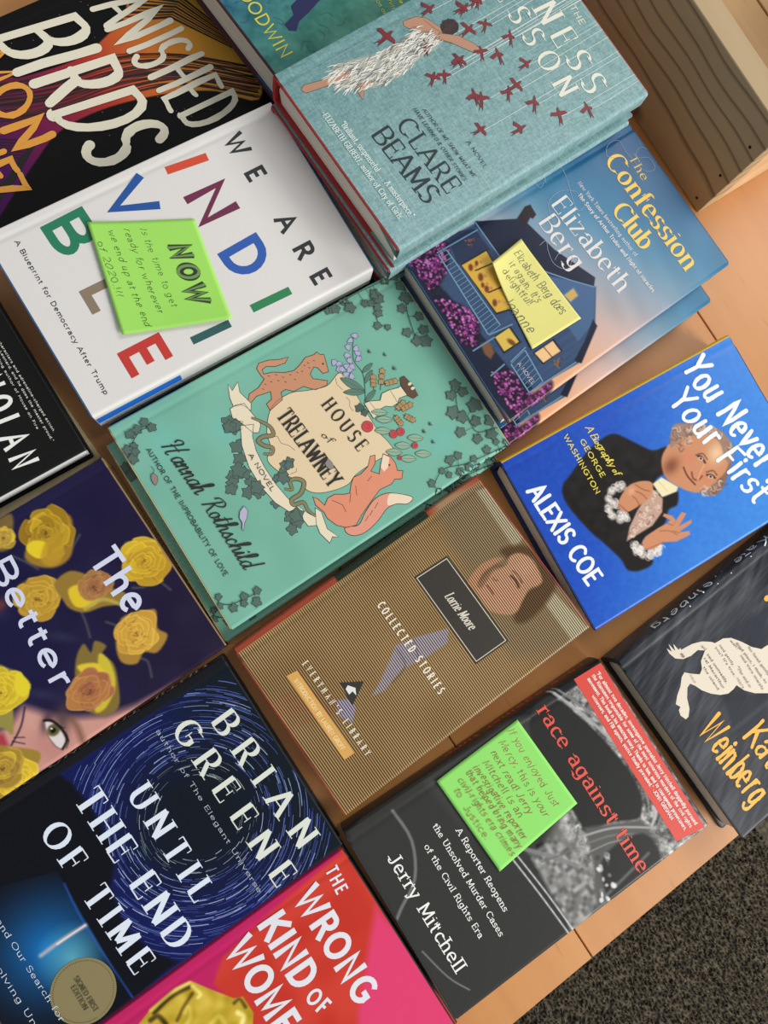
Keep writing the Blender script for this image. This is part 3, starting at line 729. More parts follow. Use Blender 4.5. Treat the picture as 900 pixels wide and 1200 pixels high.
for k, (x, y) in enumerate(birds):
    if k % 5 == 4: continue
    L.line([(x, y), (x+.15, y+1.2), (x+rr.uniform(-.1, .3), min(B.H-.1, y+14))], (232, 238, 234), .032, sm=True)
L.obj('white_threads', B.jacket)
L = B.ink(.02); CR = (232, 230, 214)
L.text('THE', P('6.24,22.19 7.87,22.04 6.21,22.73'), CR, 'sans', w=.12)
L.text('ILLNESS', P('-0.04,19.82 12.6,19.08 -0.17,21.83'), CR, 'didone', w=.15, xs=1.0)
L.text('LESSON', P('0.6,17.76 11.77,17.13 0.5,19.5'), CR, 'didone', w=.15, xs=1.0)
L.obj('title_lettering', B.jacket, 'cream title lettering')
L = B.ink(.02); K = (30, 44, 48)
L.text('CLARE', P('7.3,5.23 13.41,5.35 7.25,6.65'), K, 'roman', w=.13, xs=1.12); L.text('BEAMS', P('7.01,3.25 13.23,3.54 7.04,4.79'), K, 'roman', w=.13, xs=1.12)
L.obj('author_lettering', B.jacket, 'black author lettering')
L = B.ink(.02)
L.text('AUTHOR OF WE SHOW WHAT WE', P('7.33,7.58 13.33,7.73 7.3,7.87'), K, 'italic', w=.14); L.text('HAVE LEARNED & OTHER STORIES', P('6.94,7.02 13.22,6.99 6.91,7.31'), K, 'italic', w=.14)
L.text('A NOVEL', P('10.93,8.9 13.23,8.85 10.9,9.2'), K, 'roman', w=.14)
CW = (222, 236, 232)
L.text('"Brilliant, suspenseful . . . A masterpiece."', P('5.28,1.87 13.46,2.05 5.22,2.32'), CW, 'roman', w=.14)
L.text("-ELIZABETH GILBERT, author of City of Girls", P('3.97,1.17 13.09,1.28 3.93,1.61'), CW, 'roman', w=.14)
L.obj('quote_lettering', B.jacket)
GB = 'teal cloth look books in one stack'
copy_book(B, 'teal hardcover with red boards, middle of its stack', 2.8, (BOOKS['beams2'][4][0][0]+.1, BOOKS['beams2'][4][0][1]), .036, GB)
copy_book(B, 'teal hardcover with red boards, bottom of its stack', 0, (-27.9, 9.0), .03, GB)

# ================================================================== house at dusk book, two copies
B = Book('conf', 'book', 'blue and peach hardcover showing a lamplit house, upper copy with a pale yellow note', board=(44, 74, 112), wrap=.7, spine=(34, 84, 124), rough=.3, coat=.5)
A = B.art
c0, c1 = P('12.98,1.06 4.59,24.75')
A.grad((B.W, 2), (2.5, B.H-1), [(0, (238, 168, 120)), (.2, (232, 180, 146)), (.36, (206, 178, 170)), (.52, (146, 160, 176)), (.7, (66, 128, 164)), (.85, (34, 104, 146)), (1, (26, 84, 130))])
A.noise(8, 3, 1, 3, rot=-.2)
A.C[A.X < .05] = (34, 84, 124)
gr = [(0, 0), (3.4, 0), (B.W*.45, 3.5), (3, 9), (1, 14), (0, 14)]
body = P('0.39,-0.23 0.35,1.98 0.55,6.51 2.79,6.84 7.31,10.18 9.57,11.8 11.88,9.98 13.55,7.16 13.15,2.76 11.97,1.79 12.09,-0.31 5.52,0.34')
A.poly(body, (56, 78, 112), .06)
A.noise(5, .12, 6, 5, mask=A.mask(body, .05))
A.poly(P('0.39,-0.23 2.97,1.34 11.2,2.33 13.12,2.99 14.23,0.16 11.16,-0.05 5.44,-0.4'), (30, 38, 58), .08)
A.poly(P('0.41,6.53 2.15,9.95 5.46,10.69 8.94,12.18 9.5,11.63 8.15,10.4 5.44,7.74 3.6,6.59'), (24, 32, 56), .04)
A.poly(P('4.92,6.87 8.15,10.4 9.53,11.74 11.69,9.99 12.19,8.04 9.09,8.01'), (70, 100, 140), .05)
A.poly(P('11.47,10.07 12.08,10.04 13.69,7.27 13.2,6.92 12.47,8.47'), (26, 30, 50), .04)
A.poly(P('1.92,9.56 1.46,10.66 1.55,11.15 2.45,11.08 2.59,10.64 2.4,10.52 2.82,9.75'), (36, 28, 34), .03)
A.poly(P('0.02,4.02 0.9,6.17 2.85,6.3 2.61,3.61 2.33,3.43'), (40, 52, 80), .05)
A.poly(P('2.59,3.58 2.67,6.04 7.61,5.75 7.13,3.75'), (28, 30, 40), .03); A.poly(P('2.7,3.64 2.77,5.94 7.5,5.63 7.02,3.87'), (214, 170, 66), .03)
for x, y, r in ((350, 320, .4), (400, 370, .45), (430, 430, .4), (380, 300, .3), (470, 500, .4), (410, 410, .3)):
    p = local_pt = P('-3.44,2.24 -2.7,3.59 -2.18,1.36'); ox, oy = p[0]; ax, ay = (p[1][0]-ox)/100, (p[1][1]-oy)/100; bx, by = (p[2][0]-ox)/100, (p[2][1]-oy)/100
    X, Y = ox+ax*x+bx*y, oy+ay*x+by*y; A.blob(X, Y, r*.6, r*.9, (110, 58, 34), 1, .95, 2); A.blob(X+.1, Y+.35, .16, .16, (190, 130, 90), 0, 1, 2)
A.line(P('3.57,4.34 3.84,6.16'), (30, 30, 38), .1, .03, 1, False); A.line(P('5.45,4.24 5.8,6.29'), (30, 30, 38), .1, .03, 1, False)
A.poly(P('8.35,2.58 8.38,4.18 9.84,4.21 9.8,2.54'), (24, 26, 38), .03); A.poly(P('8.45,2.69 8.46,4.04 9.72,4.07 9.69,2.68'), (216, 184, 84), .03)
A.blob(*P('9.44,3.56')[0], .5, .25, (110, 60, 36), .4, .9, 2)
A.poly(P('10.95,4.52 10.98,6.52 12.13,6.57 12.1,4.64'), (30, 34, 50), .03); A.poly(P('11.07,4.62 11.08,6.36 12.04,6.42 12.01,4.77'), (240, 196, 140), .03)
A.line(P('11.06,5.48 12.02,5.59'), (60, 50, 50), .07, .03, 1, False)
A.poly(P('8.65,9.13 8.6,10.28 9.42,10.27 9.53,9.23'), (84, 120, 150), .03); A.poly(P('8.75,9.22 8.7,10.15 9.33,10.14 9.41,9.35'), (206, 168, 96), .03)
A.poly(P('8.29,1.45 8.38,2.14 9.34,2.02 9.6,1.46 9.05,1.28'), (120, 84, 60), .08)
for cl, reg in enumerate((P('0.52,0.31 0.15,1.78 0.31,3.35 0.92,3.73 2.45,2.44 3.03,1.34 3.24,0.53 2.45,0.35'), P('3.49,0.36 4.43,1.37 5.69,2.17 7.05,2.24 8.27,1 7.37,0.23 5.69,0.3'), P('10.35,1.02 11.22,2.38 13.25,2.43 13.39,4.54 14.43,3.58 14.54,1.5 14.56,0.74 11.68,0.54'))):
    A.poly(reg, (36, 24, 40), .15, .9, True); dots(A, reg, 190, [(172, 70, 156), (196, 104, 182), (140, 48, 128), (120, 40, 110), (214, 130, 200)], .07, .15, cl)
dots(A, P('1.26,4.95 1.26,5.71 1.86,5.67 1.9,4.97'), 22, [(130, 60, 80), (160, 90, 80), (60, 60, 40)], .07, .13, 7)
dots(A, P('12.35,5.39 12.33,6.18 12.91,6.25 12.97,5.52'), 26, [(60, 44, 40), (90, 70, 50), (140, 110, 70)], .07, .12, 8)
B.build(); L = B.ink(); rc = (104, 146, 172)
def rails(p, n, w_=.06):
    a, b_, c, d = p
    L.line([a, b_], rc, .1); L.line([c, d], rc, .1)
    for k in range(n+1): t = k/n; L.line([(a[0]+(b_[0]-a[0])*t, a[1]+(b_[1]-a[1])*t), (c[0]+(d[0]-c[0])*t, c[1]+(d[1]-c[1])*t)], rc, w_*.7)
rails(P('1.13,3.3 7.93,3.56 1.12,2.55 8.02,2.36'), 20); rails(P('10.47,4.1 13.12,3.9 10.73,2.57 13.23,2.54'), 7)
for q in (P('0.97,2.51 1.08,6.33'), P('8.39,0.63 8.44,2.67'), P('8.07,2.36 8.38,4.42'), P('10.6,2.63 10.32,4.27'), P('13.19,2.48 13.38,6.98'), P('0.47,6.49 3.6,6.59 8.15,10.4 9.54,11.69'), P('10.61,0.74 10.47,2.16')): L.line(q, (92, 130, 164), .12)
for k in range(9):
    p = P('2.99,1.27 3.06,1.69 4.09,1.52 4.12,1.13'); L.line([(p[0][0]+k*.07, p[0][1]), (p[0][0]+k*.07+.3, p[0][1]+.9)], (70, 90, 120), .02)
L.obj('illustration', B.jacket, 'porch railings of the printed house')
L = B.ink(.02); GO = (246, 206, 92)
L.text('The', P('2.51,20.49 4.72,20.32 2.51,21.21'), GO, 'serif', w=.15, con=.3)
L.text('Confession', P('1.73,18.56 12.53,18.79 1.53,20.24'), GO, 'didone', w=.18, con=.16, serif=.05, xs=1.08); L.text('Club', P('5.34,16.52 9.28,16.76 5.19,18.11'), GO, 'didone', w=.18, con=.16, serif=.05, xs=1.08)
L.obj('title_lettering', B.jacket, 'gold title lettering')
L = B.ink(.02); PC = (228, 222, 218)
L.text('Elizabeth', P('2.39,12.54 10.98,13.03 2.44,14.15'), PC, 'didone', w=.14, con=.2, serif=.05, xs=1.1); L.text('Berg', P('3.03,10.78 7.53,10.86 3,12.43'), PC, 'didone', w=.14, con=.2, serif=.05, xs=1.1)
L.obj('author_lettering', B.jacket, 'pale author lettering')
L = B.ink(.02)
L.text('New York Times bestselling author of', P('2.09,15.5 9.35,15.95 2.07,15.87'), PC, 'light', w=.1); L.text('The Story of Arthur Truluv and Night of Miracles', P('2.88,14.91 12.4,15.39 2.86,15.28'), PC, 'bold', w=.16)
L.text('A NOVEL', P('10.98,2.97 12.87,3.05 11.01,3.29'), PC, 'light')
for cv in (P('-0.35,12.64 -0.52,13.41 0.22,13.64 0.89,12.71 0.19,12.54 -0.15,13.13'), P('0.82,13.28 -0.26,13.86 -0.25,14.94 1.03,15.07 3.73,14.14 3.8,14.96 2.6,14.98 1.9,13.77 2.3,12.39 3.95,11.81'), P('1.93,19.49 1.46,19.04 0.8,19.68 0.95,20.69 2.19,20.65 4.07,21.01 4.39,21.9 3.39,21.99 2.84,21.05 2.3,21.93 3.05,22.49'), P('4.57,9.86 4.56,10.5 5.33,10.15 6.41,9.99 7.22,10.67 6.58,11.57 5.86,11.03 6.14,10.19')): L.line(cv, (160, 172, 190), .03, sm=True)
L.obj('small_lettering', B.jacket)
q = BOOKS['conf2']; copy_book(B, 'blue and peach house hardcover, lower copy with its corner sticking out', 0, (q[4][0][0]-.15, q[4][0][1]-.6), .018, 'books with a lamplit house')

# ================================================================== bright blue biography
B = Book('wash', 'book', 'bright blue hardcover with a smiling man in a black coat, spine yellow', board=(24, 40, 92), spine=(214, 176, 40), rough=.33, coat=.4)
A = B.art; A.grad((0, 0), (B.W, B.H*.8), [(0, (30, 72, 178)), (.35, (36, 84, 190)), (.7, (58, 128, 218)), (1, (70, 142, 226))]); A.noise(4, .3, .3, 2)
A.grad((0, 0), (B.W, B.H*.8), [(0, (214, 176, 40)), (1, (214, 176, 40))], alpha=(A.X < .12).astype(float))
CO = (34, 31, 30)
A.poly(P('2.41,9.4 3.64,10.39 4.96,11.44 5.44,12.83 7.51,12.85 7.01,11.27 7.25,10.28 8.47,10.35 8.62,11.57 9.59,11 9.61,10.1 10.43,9.12 10.6,6.97 12.38,6.87 12.48,5.61 11.92,4.69 10.97,4.64 9.15,4.05 7.89,3.57 5.27,3.03 3.96,3.38 3.41,4.52 2.59,6.46 2.22,8.33'), CO, .1, 1, True)
A.noise(6, .5, .5, 8, mask=A.mask(P('2.41,9.4 3.64,10.39 4.96,11.44 5.44,12.83 7.01,11.27 7.25,10.28 10.52,6.84 9.15,4.05 5.27,3.03 3.96,3.38'), .2))
SK = (204, 142, 104)
A.poly(P('4.84,13.38 4.13,14.2 4.49,15.17 5.26,16.27 6.23,17.41 7.92,17.61 9.16,16.7 10.45,14.85 10.26,13.86 9.59,13.5 6.88,12.4 5.63,12.72'), (138, 104, 88), .07, 1, True)
A.poly(P('5.59,12.12 5.07,13.54 5.47,14.86 5.99,16.12 6.98,16.92 8.22,17.09 9.2,16.23 9.63,14.9 9.75,13.39 9.23,12.47 8.4,11.81 7.41,11.28 6.38,11.47'), SK, .07, 1, True)
A.blob(*P('7.71,16.13')[0], 1.0, 1.3, (240, 206, 164), .5, .85); A.blob(*P('6.75,12.17')[0], .8, 1.2, (120, 66, 46), .3, .8)
A.blob(*P('6.97,13.91')[0], .7, .6, (214, 130, 98), .3, .7); A.blob(*P('8.97,14.21')[0], .7, .5, (214, 130, 98), .3, .6)
for q, c, w_ in ((P('7.35,13.04 8.08,12.96 8.96,13.16'), (92, 40, 34), .13), (P('8,13.45 8.46,13.29 8.78,13.56 8.67,14.06'), (120, 64, 50), .14), (P('7.15,14.61 7.37,14.85 7.89,14.86'), (60, 36, 32), .17), (P('7.01,14.5 7.17,15.07 7.75,15.18'), (110, 70, 54), .1), (P('8.8,14.47 8.99,14.81 9.32,14.95'), (60, 36, 32), .16), (P('8.59,14.55 8.75,15.12 9.2,15.22'), (110, 70, 54), .1), (P('8,14.74 8.36,14.12 8.78,13.56'), (226, 160, 124), .16)): A.line(q, c, w_, .05, .9)
A.poly(P('4.1,14.03 4.49,15.17 5.35,16.54 6.36,17.49 7.98,17.73 8.93,16.8 8.38,16.57 7.09,16.86 5.97,16.3 5.3,15.13 5.37,13.73 5.45,12.92'), (158, 128, 110), .08, 1, True)
for p in P('7.45,14.72 9.07,14.68'): A.blob(*p, .24, .17, (222, 206, 190), .9, 1, 3); A.blob(*p, .12, .13, (54, 40, 36), 0, 1, 3)
rr = random.Random(5)
for k in range(110):
    x, y = rr.choice(P('4.66,14.12 4.81,14.97 5.48,14.07 5.18,13.48 5.42,15.85 5.96,16.62 5.47,14.86 9.94,14.69 10.07,14.14 9.82,13.67 9.88,15.37 5.67,14.42 5.89,13.49 6.6,17.01 7.73,17.25 5.48,16.13 6.13,16.83'))
    a = rr.uniform(0, 6.28); A.line([(x, y), (x+.3*math.cos(a), y+.3*math.sin(a)), (x+.45*math.cos(a+1), y+.45*math.sin(a+1))], rr.choice([(206, 186, 172), (170, 140, 122), (110, 78, 66), (226, 208, 194)]), .07, .05, .8)
A.poly(P('7.24,10.04 7.14,10.97 8.44,11.78 8.7,11.49 8.5,10.18'), (240, 228, 184), .06); A.line(P('7.23,10.57 8.31,10.83'), (200, 184, 150), .06, .05, .7)
A.poly(P('7.52,9.83 8.63,10.16 9.49,9.56 10,8.27 10.02,5.78 9.2,6.56 8.39,7.84'), (196, 160, 142), .06)
for k in range(60):
    x, y = rr.choice(P('8.29,9.53 8.69,8.72 9.07,9.41 9.05,8.13 9.47,8.6 9.4,7.54 9.55,6.89 9.77,6.39 9.62,7.95 7.98,9.91 8.77,7.93')); a = rr.uniform(0, 6.28)
    A.line([(x, y), (x+.18*math.cos(a), y+.18*math.sin(a)), (x+.3*math.cos(a+1.4), y+.3*math.sin(a+1.4))], rr.choice([(238, 226, 212), (226, 206, 190), (128, 92, 80)]), .05, .04, .8)
for cen in (P('6.11,6.74 6.5,6.23 7.13,5.84 7.78,5.8 8.33,6.19 8.43,6.68 6.08,7.31 6.14,7.73 7.1,6.4 7.96,6.6'), P('10.61,6.23 11.06,6.14 11.53,6.39 11.89,6.9 11.95,7.6 11.68,7.87 11.66,7.23 11.08,6.49')):
    for x, y in cen: A.blob(x, y, .42, .42, (214, 206, 198), 0, .9, 2)
    for k in range(70):
        x, y = rr.choice(cen); a = rr.uniform(0, 6.28); x += rr.uniform(-.25, .25); y += rr.uniform(-.25, .25)
        A.line([(x+.2*math.cos(a+t), y+.2*math.sin(a+t)) for t in (0, 1, 2, 3)], rr.choice([(250, 248, 244), (240, 236, 230), (150, 138, 134)]), .045, .04, .85)
A.poly(P('7.12,6.76 6.44,8.06 6.56,9.22 7.07,10.02 7.72,9.74 8.13,8.93 8.15,8.18 8.17,7.76 8.12,7.05 7.74,6.65'), SK, .05, 1, True)
for q in (P('6.59,8.74 7.21,9.1 7.59,9.5'), P('7.03,8.46 7.48,8.83 7.99,8.98'), P('7.24,8.06 7.74,8.21 8.13,8.15'), P('7.29,6.75 8.12,7.05')): A.line(q, (132, 76, 54), .07, .05, .8)
A.blob(*P('6.89,8.19')[0], .4, .5, (232, 178, 136), .3, .7)
A.poly(P('10.69,6.83 10.46,7.34 10.39,8.58 10.43,9.49 10.34,9.82 9.79,9.43 9.66,9.64 10.14,10.14 10.61,10.22 10.79,9.78 10.27,11 10.56,11.28 11.1,10.19 11.16,11.38 11.41,11.28 11.51,9.93 11.83,10.76 12.12,10.67 12.03,9.41 11.55,8.41 11.61,7.44 11.32,6.71'), (206, 142, 106), .045)
for q in (P('10.65,8.6 11.03,9.29 11.59,9.69'), P('10.45,9.47 10.77,9.74'), P('11.18,9.57 11.54,9.91'), P('11.3,6.72 11.41,7.38 11.55,8.41')): A.line(q, (138, 80, 58), .06, .05, .7)
B.build(); L = B.ink(); WH = (238, 242, 250)
L.text('You Never Forget', P('0.36,17.23 17.78,19.66 0.2,19.51'), WH, 'fat', w=.15); L.text('Your First', P('2.18,14.74 12.68,16.87 1.89,16.83'), WH, 'fat', w=.15)
L.obj('title_lettering', B.jacket, 'white brush title lettering')
L = B.ink(); YL = (232, 214, 72)
L.text('A Biography of', P('0.82,7.45 5.24,7.65 0.78,8.02'), YL, 'script', w=.15); L.text('GEORGE', P('1.5,6.49 4.85,6.52 1.49,6.95'), YL, 'sans', w=.17, con=.8); L.text('WASHINGTON', P('0.59,5.48 5.73,5.47 0.6,5.95'), YL, 'sans', w=.17, con=.8)
L.obj('subtitle_lettering', B.jacket, 'yellow subtitle lettering')
L = B.ink(); L.text('ALEXIS COE', P('2.92,0.74 11.37,1.29 2.92,2.12'), WH, 'brush', w=.2, var=.1, jit=.015, con=.85); L.obj('author_lettering', B.jacket, 'white author lettering')

# ================================================================== sea green book with ivy, two copies
B = Book('trel', 'book', 'sea green hardcover with ivy, a fox and a cracked cream shield, upper copy', board=(196, 178, 128), spine=(122, 180, 158), rough=.4, coat=.3)
A = B.art; A.fill((122, 182, 162)); A.noise(4, 2, 2, 3)
for x, y, r in ((3, 3, 2), (4, 7, 1.6), (13, 20, 1.6)): A.blob(x, y, r, r, (116, 196, 186), 0, .5)
B.build(); L = B.ink(); O = (44, 46, 42); CR = (228, 206, 168)
ivy(L, None, P('3.77,7.32 4.41,7.41 5.49,7.04 6.48,6.72 7.23,5.67 7.48,6.4 7.66,5.41 8.31,6.47 7.02,6.29 9.18,6.61 10.41,7.16 8.79,5.97 11.71,7.5 12.31,7.82 12.58,7.15 7.97,5.02 4.21,7.73 4.14,7.28 11.84,8.01 8.7,6.62'), .62, seed=2)
L.poly(P('4.66,16.27 5.02,14.96 4.62,13.57 4.16,12.44 4.17,11.22 4.6,10.29 5.69,9.4 6.85,8.99 7.46,8.34 8.48,8.53 9.44,9.12 10.13,9.69 10.71,9.56 11.36,10.12 11.83,11.24 12,12.36 11.71,13.2 11.64,14.87 11.73,16.43 10.95,16.53 10,16.35 8.75,16.36 8.02,16.37 6.59,16.45 5.76,16.46'), CR, True, outline=O, ow=.04)
for q in (P('4.84,15.8 5.27,15.63 5.87,15.76'), P('6.46,15.7 6.82,15.78 7.2,15.54 7.64,15.57'), P('6.18,9.37 6.36,9.85 6.93,9.8 7.39,10.21 7.9,10.39'), P('10.05,9.94 10.69,10.34 11.24,10.4'), P('10.44,15.54 10.91,15.97 11.57,16.18'), P('10.88,12.26 11.3,12.61 11.73,12.64'), P('9.18,9.19 9.25,9.64 9.04,9.78')): L.line(q, (90, 78, 60), .035)
BR = (200, 142, 108)
L.poly(P('3.2,9.34 2.72,9.77 2.64,10.58 2.32,11.27 1.94,11.21 1.37,11.21 1.1,11.57 1.25,12.28 1.62,13.06 1.77,13.65 2.04,13.22 1.9,12.48 1.57,11.88 1.64,11.51 1.97,11.43 2.17,12.07 2.62,12.79 2.84,13.47 2.67,14.1 2.4,14.72 2.54,15.4 2.46,15.67 2.75,15.78 2.88,16.03 3.29,15.91 4.17,15.62 4.08,15.18 3.52,15.08 3.32,14.88 3.64,14.35 4.05,14.34 4.72,15.19 4.99,14.94 4.85,14.04 4.19,13.43 4.17,12.63 3.74,12.2 3.75,11.79 4.27,11.6 4.4,10.92 4.51,10.41 3.96,10.44 3.85,10.94 3.33,11.18 3.2,10.53 3.12,10.12 3.4,9.35'), BR, outline=O, ow=.045)
for k in range(16):
    x, y = P('2.22,11.63 2.4,12.13 2.81,12.48 2.91,13.02 3.02,13.56 2.82,14.3 2.8,14.62 3.12,13.91 2.62,11.09 2.68,11.55 2.86,15.09 3.15,14.5 3.2,12.44 3.39,13.12 2.86,12.04 2.84,10.75')[k]; L.line([(x, y), (x+.12, y+.1)], O, .05)
L.ell(*P('3.46,15.58')[0], .08, .08, O, n=8)
FX = (224, 144, 112)
L.poly(P('14.5,10.55 14.88,11.37 14.38,12.31 13.96,13.41 14.16,14.53 15.31,15.8 15.56,15.26 15.12,14.54 15.03,13.76 15.42,12.67 15.59,11.53 15.34,10.67 14.82,10.34'), (226, 152, 128), True, outline=O, ow=.045)
L.poly(P('14.24,14.65 15.31,15.8 15.56,15.26 15.12,14.54 14.82,13.96'), (238, 214, 186), True)
L.poly(P('11.47,15.73 11.93,16.06 12.53,16.14 13.09,15.95 13.33,16.29 13.79,15.89 13.53,15.43 13.7,15.04 13.58,14.08 13.99,12.98 14.38,12 14.8,11.22 14.57,10.55 14.04,10.03 13.25,9.73 12.75,9.77 12.04,9.53 11.41,9.68 11.75,9.91 12.38,10.08 12.06,10.53 12.1,11.11 12.47,11.69 12.61,12.09 12.08,12.55 11.79,12.94 11.87,13.52 11.68,14.26 11.12,14.83 11.25,15.17 11.78,14.82 12.08,14.25 12.59,14.67 12.06,15.14'), FX, outline=O, ow=.045)
L.poly(P('11.53,15.69 11.96,15.97 12.51,15.52 12.64,15.06 12.21,15.05'), (240, 214, 190)); L.ell(*P('12.43,15.66')[0], .08, .08, O, n=8)
for q in (P('13.61,11.12 13.04,11.18 12.34,10.71'), P('12.57,13.65 12.44,14.1'), P('12.64,12.15 13.18,11.71'), P('12.39,12.73 13.02,12.43'), P('14.93,11.92 14.71,12.36'), P('14.76,12.44 14.54,12.83'), P('14.52,13.01 14.3,13.46')): L.line(q, O, .04)
RB = (232, 220, 192)
for q in (P('1.37,8.83 1.91,8.85 1.56,9.52 2.28,9.25 3.38,9.52 3.81,9.22 3.13,8.88 2.94,8.31 2.3,8.41'), P('2.97,8.01 2.93,8.52 3.13,9.08 3.73,9.15 5.02,9.3 5.48,8.85 5.24,8.47 4.27,8.18 3.6,7.82'), P('4.38,8 4.77,8.86 5.46,8.33 6.46,8.01 7.78,7.88 9.2,7.92 10.5,8.1 11.5,8.36 11.41,7.68 10.32,7.18 8.83,6.93 7.22,6.95 5.66,7.33'), P('11.27,8.37 12.22,8.77 13.07,9.27 13.31,8.89 13,8.28 12.16,8.21'), P('12.17,9.4 12.65,9.62 13.87,9.33 14.83,9.71 14.56,9.34 14.84,8.95 13.88,8.72 13.17,8.85')): L.poly(q, RB, outline=O, ow=.04)
for q in (P('4.27,8.97 4.85,9.41 5.54,9.77 6.13,9.64 5.89,8.99 5.96,8.51 6.47,8.69 6.92,9.11 7.26,8.8 6.94,8.34'), P('9.85,8.27 10.18,8.7 9.63,8.88 9.69,9.37 10.19,9.69 10.73,9.11 10.79,8.31 11.18,8.23 11.39,8.89 12.03,8.89 12.69,9.11')):
    L.line(q, O, .34, sm=True, taper=.5); L.layer += 1; L.line(q, (136, 128, 92), .25, sm=True, taper=.5); L.layer += 1
ivy(L, None, P('8.38,9.19 8.35,9.65 8.89,8.71 8.91,8.16 8.63,9.43 9.17,8.69'), .5, seed=3)
L.line(P('2.73,18.69 4.32,17.73 5.62,17.72 7.09,16.99 7.47,16.65'), (60, 90, 80), .05, sm=True)
for k, (x, y) in enumerate(P('2.96,18.25 3.39,17.86 3.86,17.56 3.64,18.4 4.01,18.22 4.47,17.99 4.33,17.43 4.06,16.67 4.34,16.44 4.46,16.94 4.88,16.96 4.82,17.36 5.02,16.7 5.28,16.94 2.75,18.73 3.84,16.29 4.61,16.61')):
    a = k*1.3; r_ = .33; L.poly([(x+r_*d*math.cos(a+t), y+r_*d*math.sin(a+t)) for t, d in ((0, .5), (.8, 1), (1.2, .8), (1.57, 1.1), (1.9, .8), (2.3, 1), (3.14, .5), (4.7, .7))], (176, 172, 204), outline=(60, 58, 84), ow=.025)
for p in (P('5.51,17.73 5.28,18.79'), P('6.29,17.44 5.72,18.49'), P('5.03,16.11 6.75,17.12'), P('6.06,15.71 6.86,17.11'), P('7.52,16.74 7.14,17.87')): bladed(L, p[0], p[1], .16, (92, 128, 112))
for p in (P('7.32,18.17 5.98,19.24'), P('7.06,17.74 6.1,18.33'), P('7.02,18.48 7.37,19.66'), P('9.21,18.25 9.02,19.21'), P('9.41,18.48 9.45,19.62'), P('9.78,18.59 10.61,19.07'), P('9.41,18 10.36,18.1')):
    (x0, y0), (x1, y1) = p; L.line([p[0], p[1]], O, .04)
    for t in (.35, .6, .85):
        leaf(L, x0+(x1-x0)*t, y0+(y1-y0)*t, .3, math.atan2(y1-y0, x1-x0)-PI/2, (176, 142, 92), O, .025)
L.poly(P('7.57,16.59 7.63,17.02 8,17.73 7.62,18.12 7.68,18.77 7.88,19.41 7.84,19.64 8.7,19.68 8.58,19.04 8.84,18.72 8.85,18.24 8.56,17.83 8.54,17.45 8.82,17.13 8.9,16.56'), (232, 214, 178), outline=O, ow=.035)
L.line(P('7.74,18.78 8.4,18.78 8.73,18.74'), O, .035); L.line(P('7.67,16.99 8.8,17.09'), O, .03)
L.poly(P('7.31,19.96 7.34,20.3 8.35,20.48 9.14,20.39 9.17,19.95 8.72,19.67 7.77,19.72'), (92, 66, 50), outline=(50, 36, 30)); L.ell(*P('8.08,20.33')[0], .12, .16, (230, 214, 180), n=10); L.ell(*P('8.48,20.34')[0], .12, .16, (230, 214, 180), n=10)
for x, y in P('10.03,16.64 11.82,16.48 11.76,17.32 11.77,18.42 13.09,18.26 12.79,17.12 8.72,17.18 9.36,17.19'): bladed(L, (x-.35, y-.5), (x+.35, y+.5), .22, (146, 176, 150))
for (x, y), r_ in zip(P('9.16,15.84 10.66,17.19 10.79,17.74 12.23,18.08 12.4,16.61'), (.42, .3, .3, .22, .15)):
    L.ell(x, y, r_, r_, (200, 66, 74), outline=(80, 24, 30), ow=.03); L.line([(x-.5*r_, y), (x, y+.5*r_), (x+.4*r_, y), (x, y-.3*r_)], (110, 26, 36), .03, sm=True)
leaf(L, *P('7.74,16.09')[0], .45, 1, (70, 96, 88)); leaf(L, *P('8.2,16.25')[0], .35, 2, (70, 96, 88))
for x, y in P('4.39,19.01 5.18,19.89 6.45,19.96 11.69,19.18')+P('11.69,19.2 11.47,19.91 12.73,19.34 6.45,19.91'):
    L.ell(x, y, .1, .07, (50, 54, 46), n=8); L.ell(x+.1, y+.1, .09, .06, (96, 120, 108), n=8); L.ell(x-.08, y+.1, .09, .06, (96, 120, 108), n=8)
L.poly(P('9.4,5.21 9.81,5.25 10.21,4.94 10.4,4.63 10.83,4.29 10.75,4.22 10.31,4.49 9.93,4.49 9.59,4.74 9.47,5.01'), (186, 180, 206), outline=O, ow=.03)
L.poly(P('4.23,0.91 4.26,1.11 4.56,1.2 4.83,1.08 5.03,0.78 4.85,0.71 4.52,0.73'), (150, 130, 122), outline=O, ow=.025); L.line(P('4.25,1.03 4.05,1.23 3.75,1.19'), O, .03, sm=True)
L.poly(P('9.82,11.71 9.66,12.11 10.02,12.19 10.47,12.11 10.37,11.77 10.11,11.68'), (140, 136, 126), outline=O, ow=.025)
ivy(L, P('-0,24.27 0.16,23.13 0.12,22.12 0.05,20.12 0.26,18.18'), P('0.24,23.98 0.16,23.13 0.76,21.84 1.07,20.87 1.2,21.94 0.82,19.63 0.13,19.56 0.3,18.7 0.23,18.12 1.73,21.47'), .5, seed=5)
ivy(L, P('0.66,21.9 1.86,21.26 2.83,20.89 3.44,21.27'), P('2.14,21.28 3.05,20.7 3.47,21.33 1.23,21.28'), .42, seed=6)
ivy(L, P('0.41,24.53 1.84,23.99 3.26,23.25 5.2,22.72'), P('1.25,23.98 2.22,23.74 2.51,24.47 2.79,23.11 3.97,23.91 4.62,22.32 5.48,22.67 5.09,23.57 5.87,23.2 1.74,24.76'), .62, seed=7)
ivy(L, P('9.98,23.25 11.68,22.39 12.88,22.65 13.97,22.72 14.56,24.46'), P('9.96,23.21 10.42,22.56 10.77,23.47 12.16,23.66 11.69,21.99 12.35,22.42 13.12,23.02 13.3,21.58 14.43,22.41 13.68,23.98 14.73,23.49'), .66, seed=8)
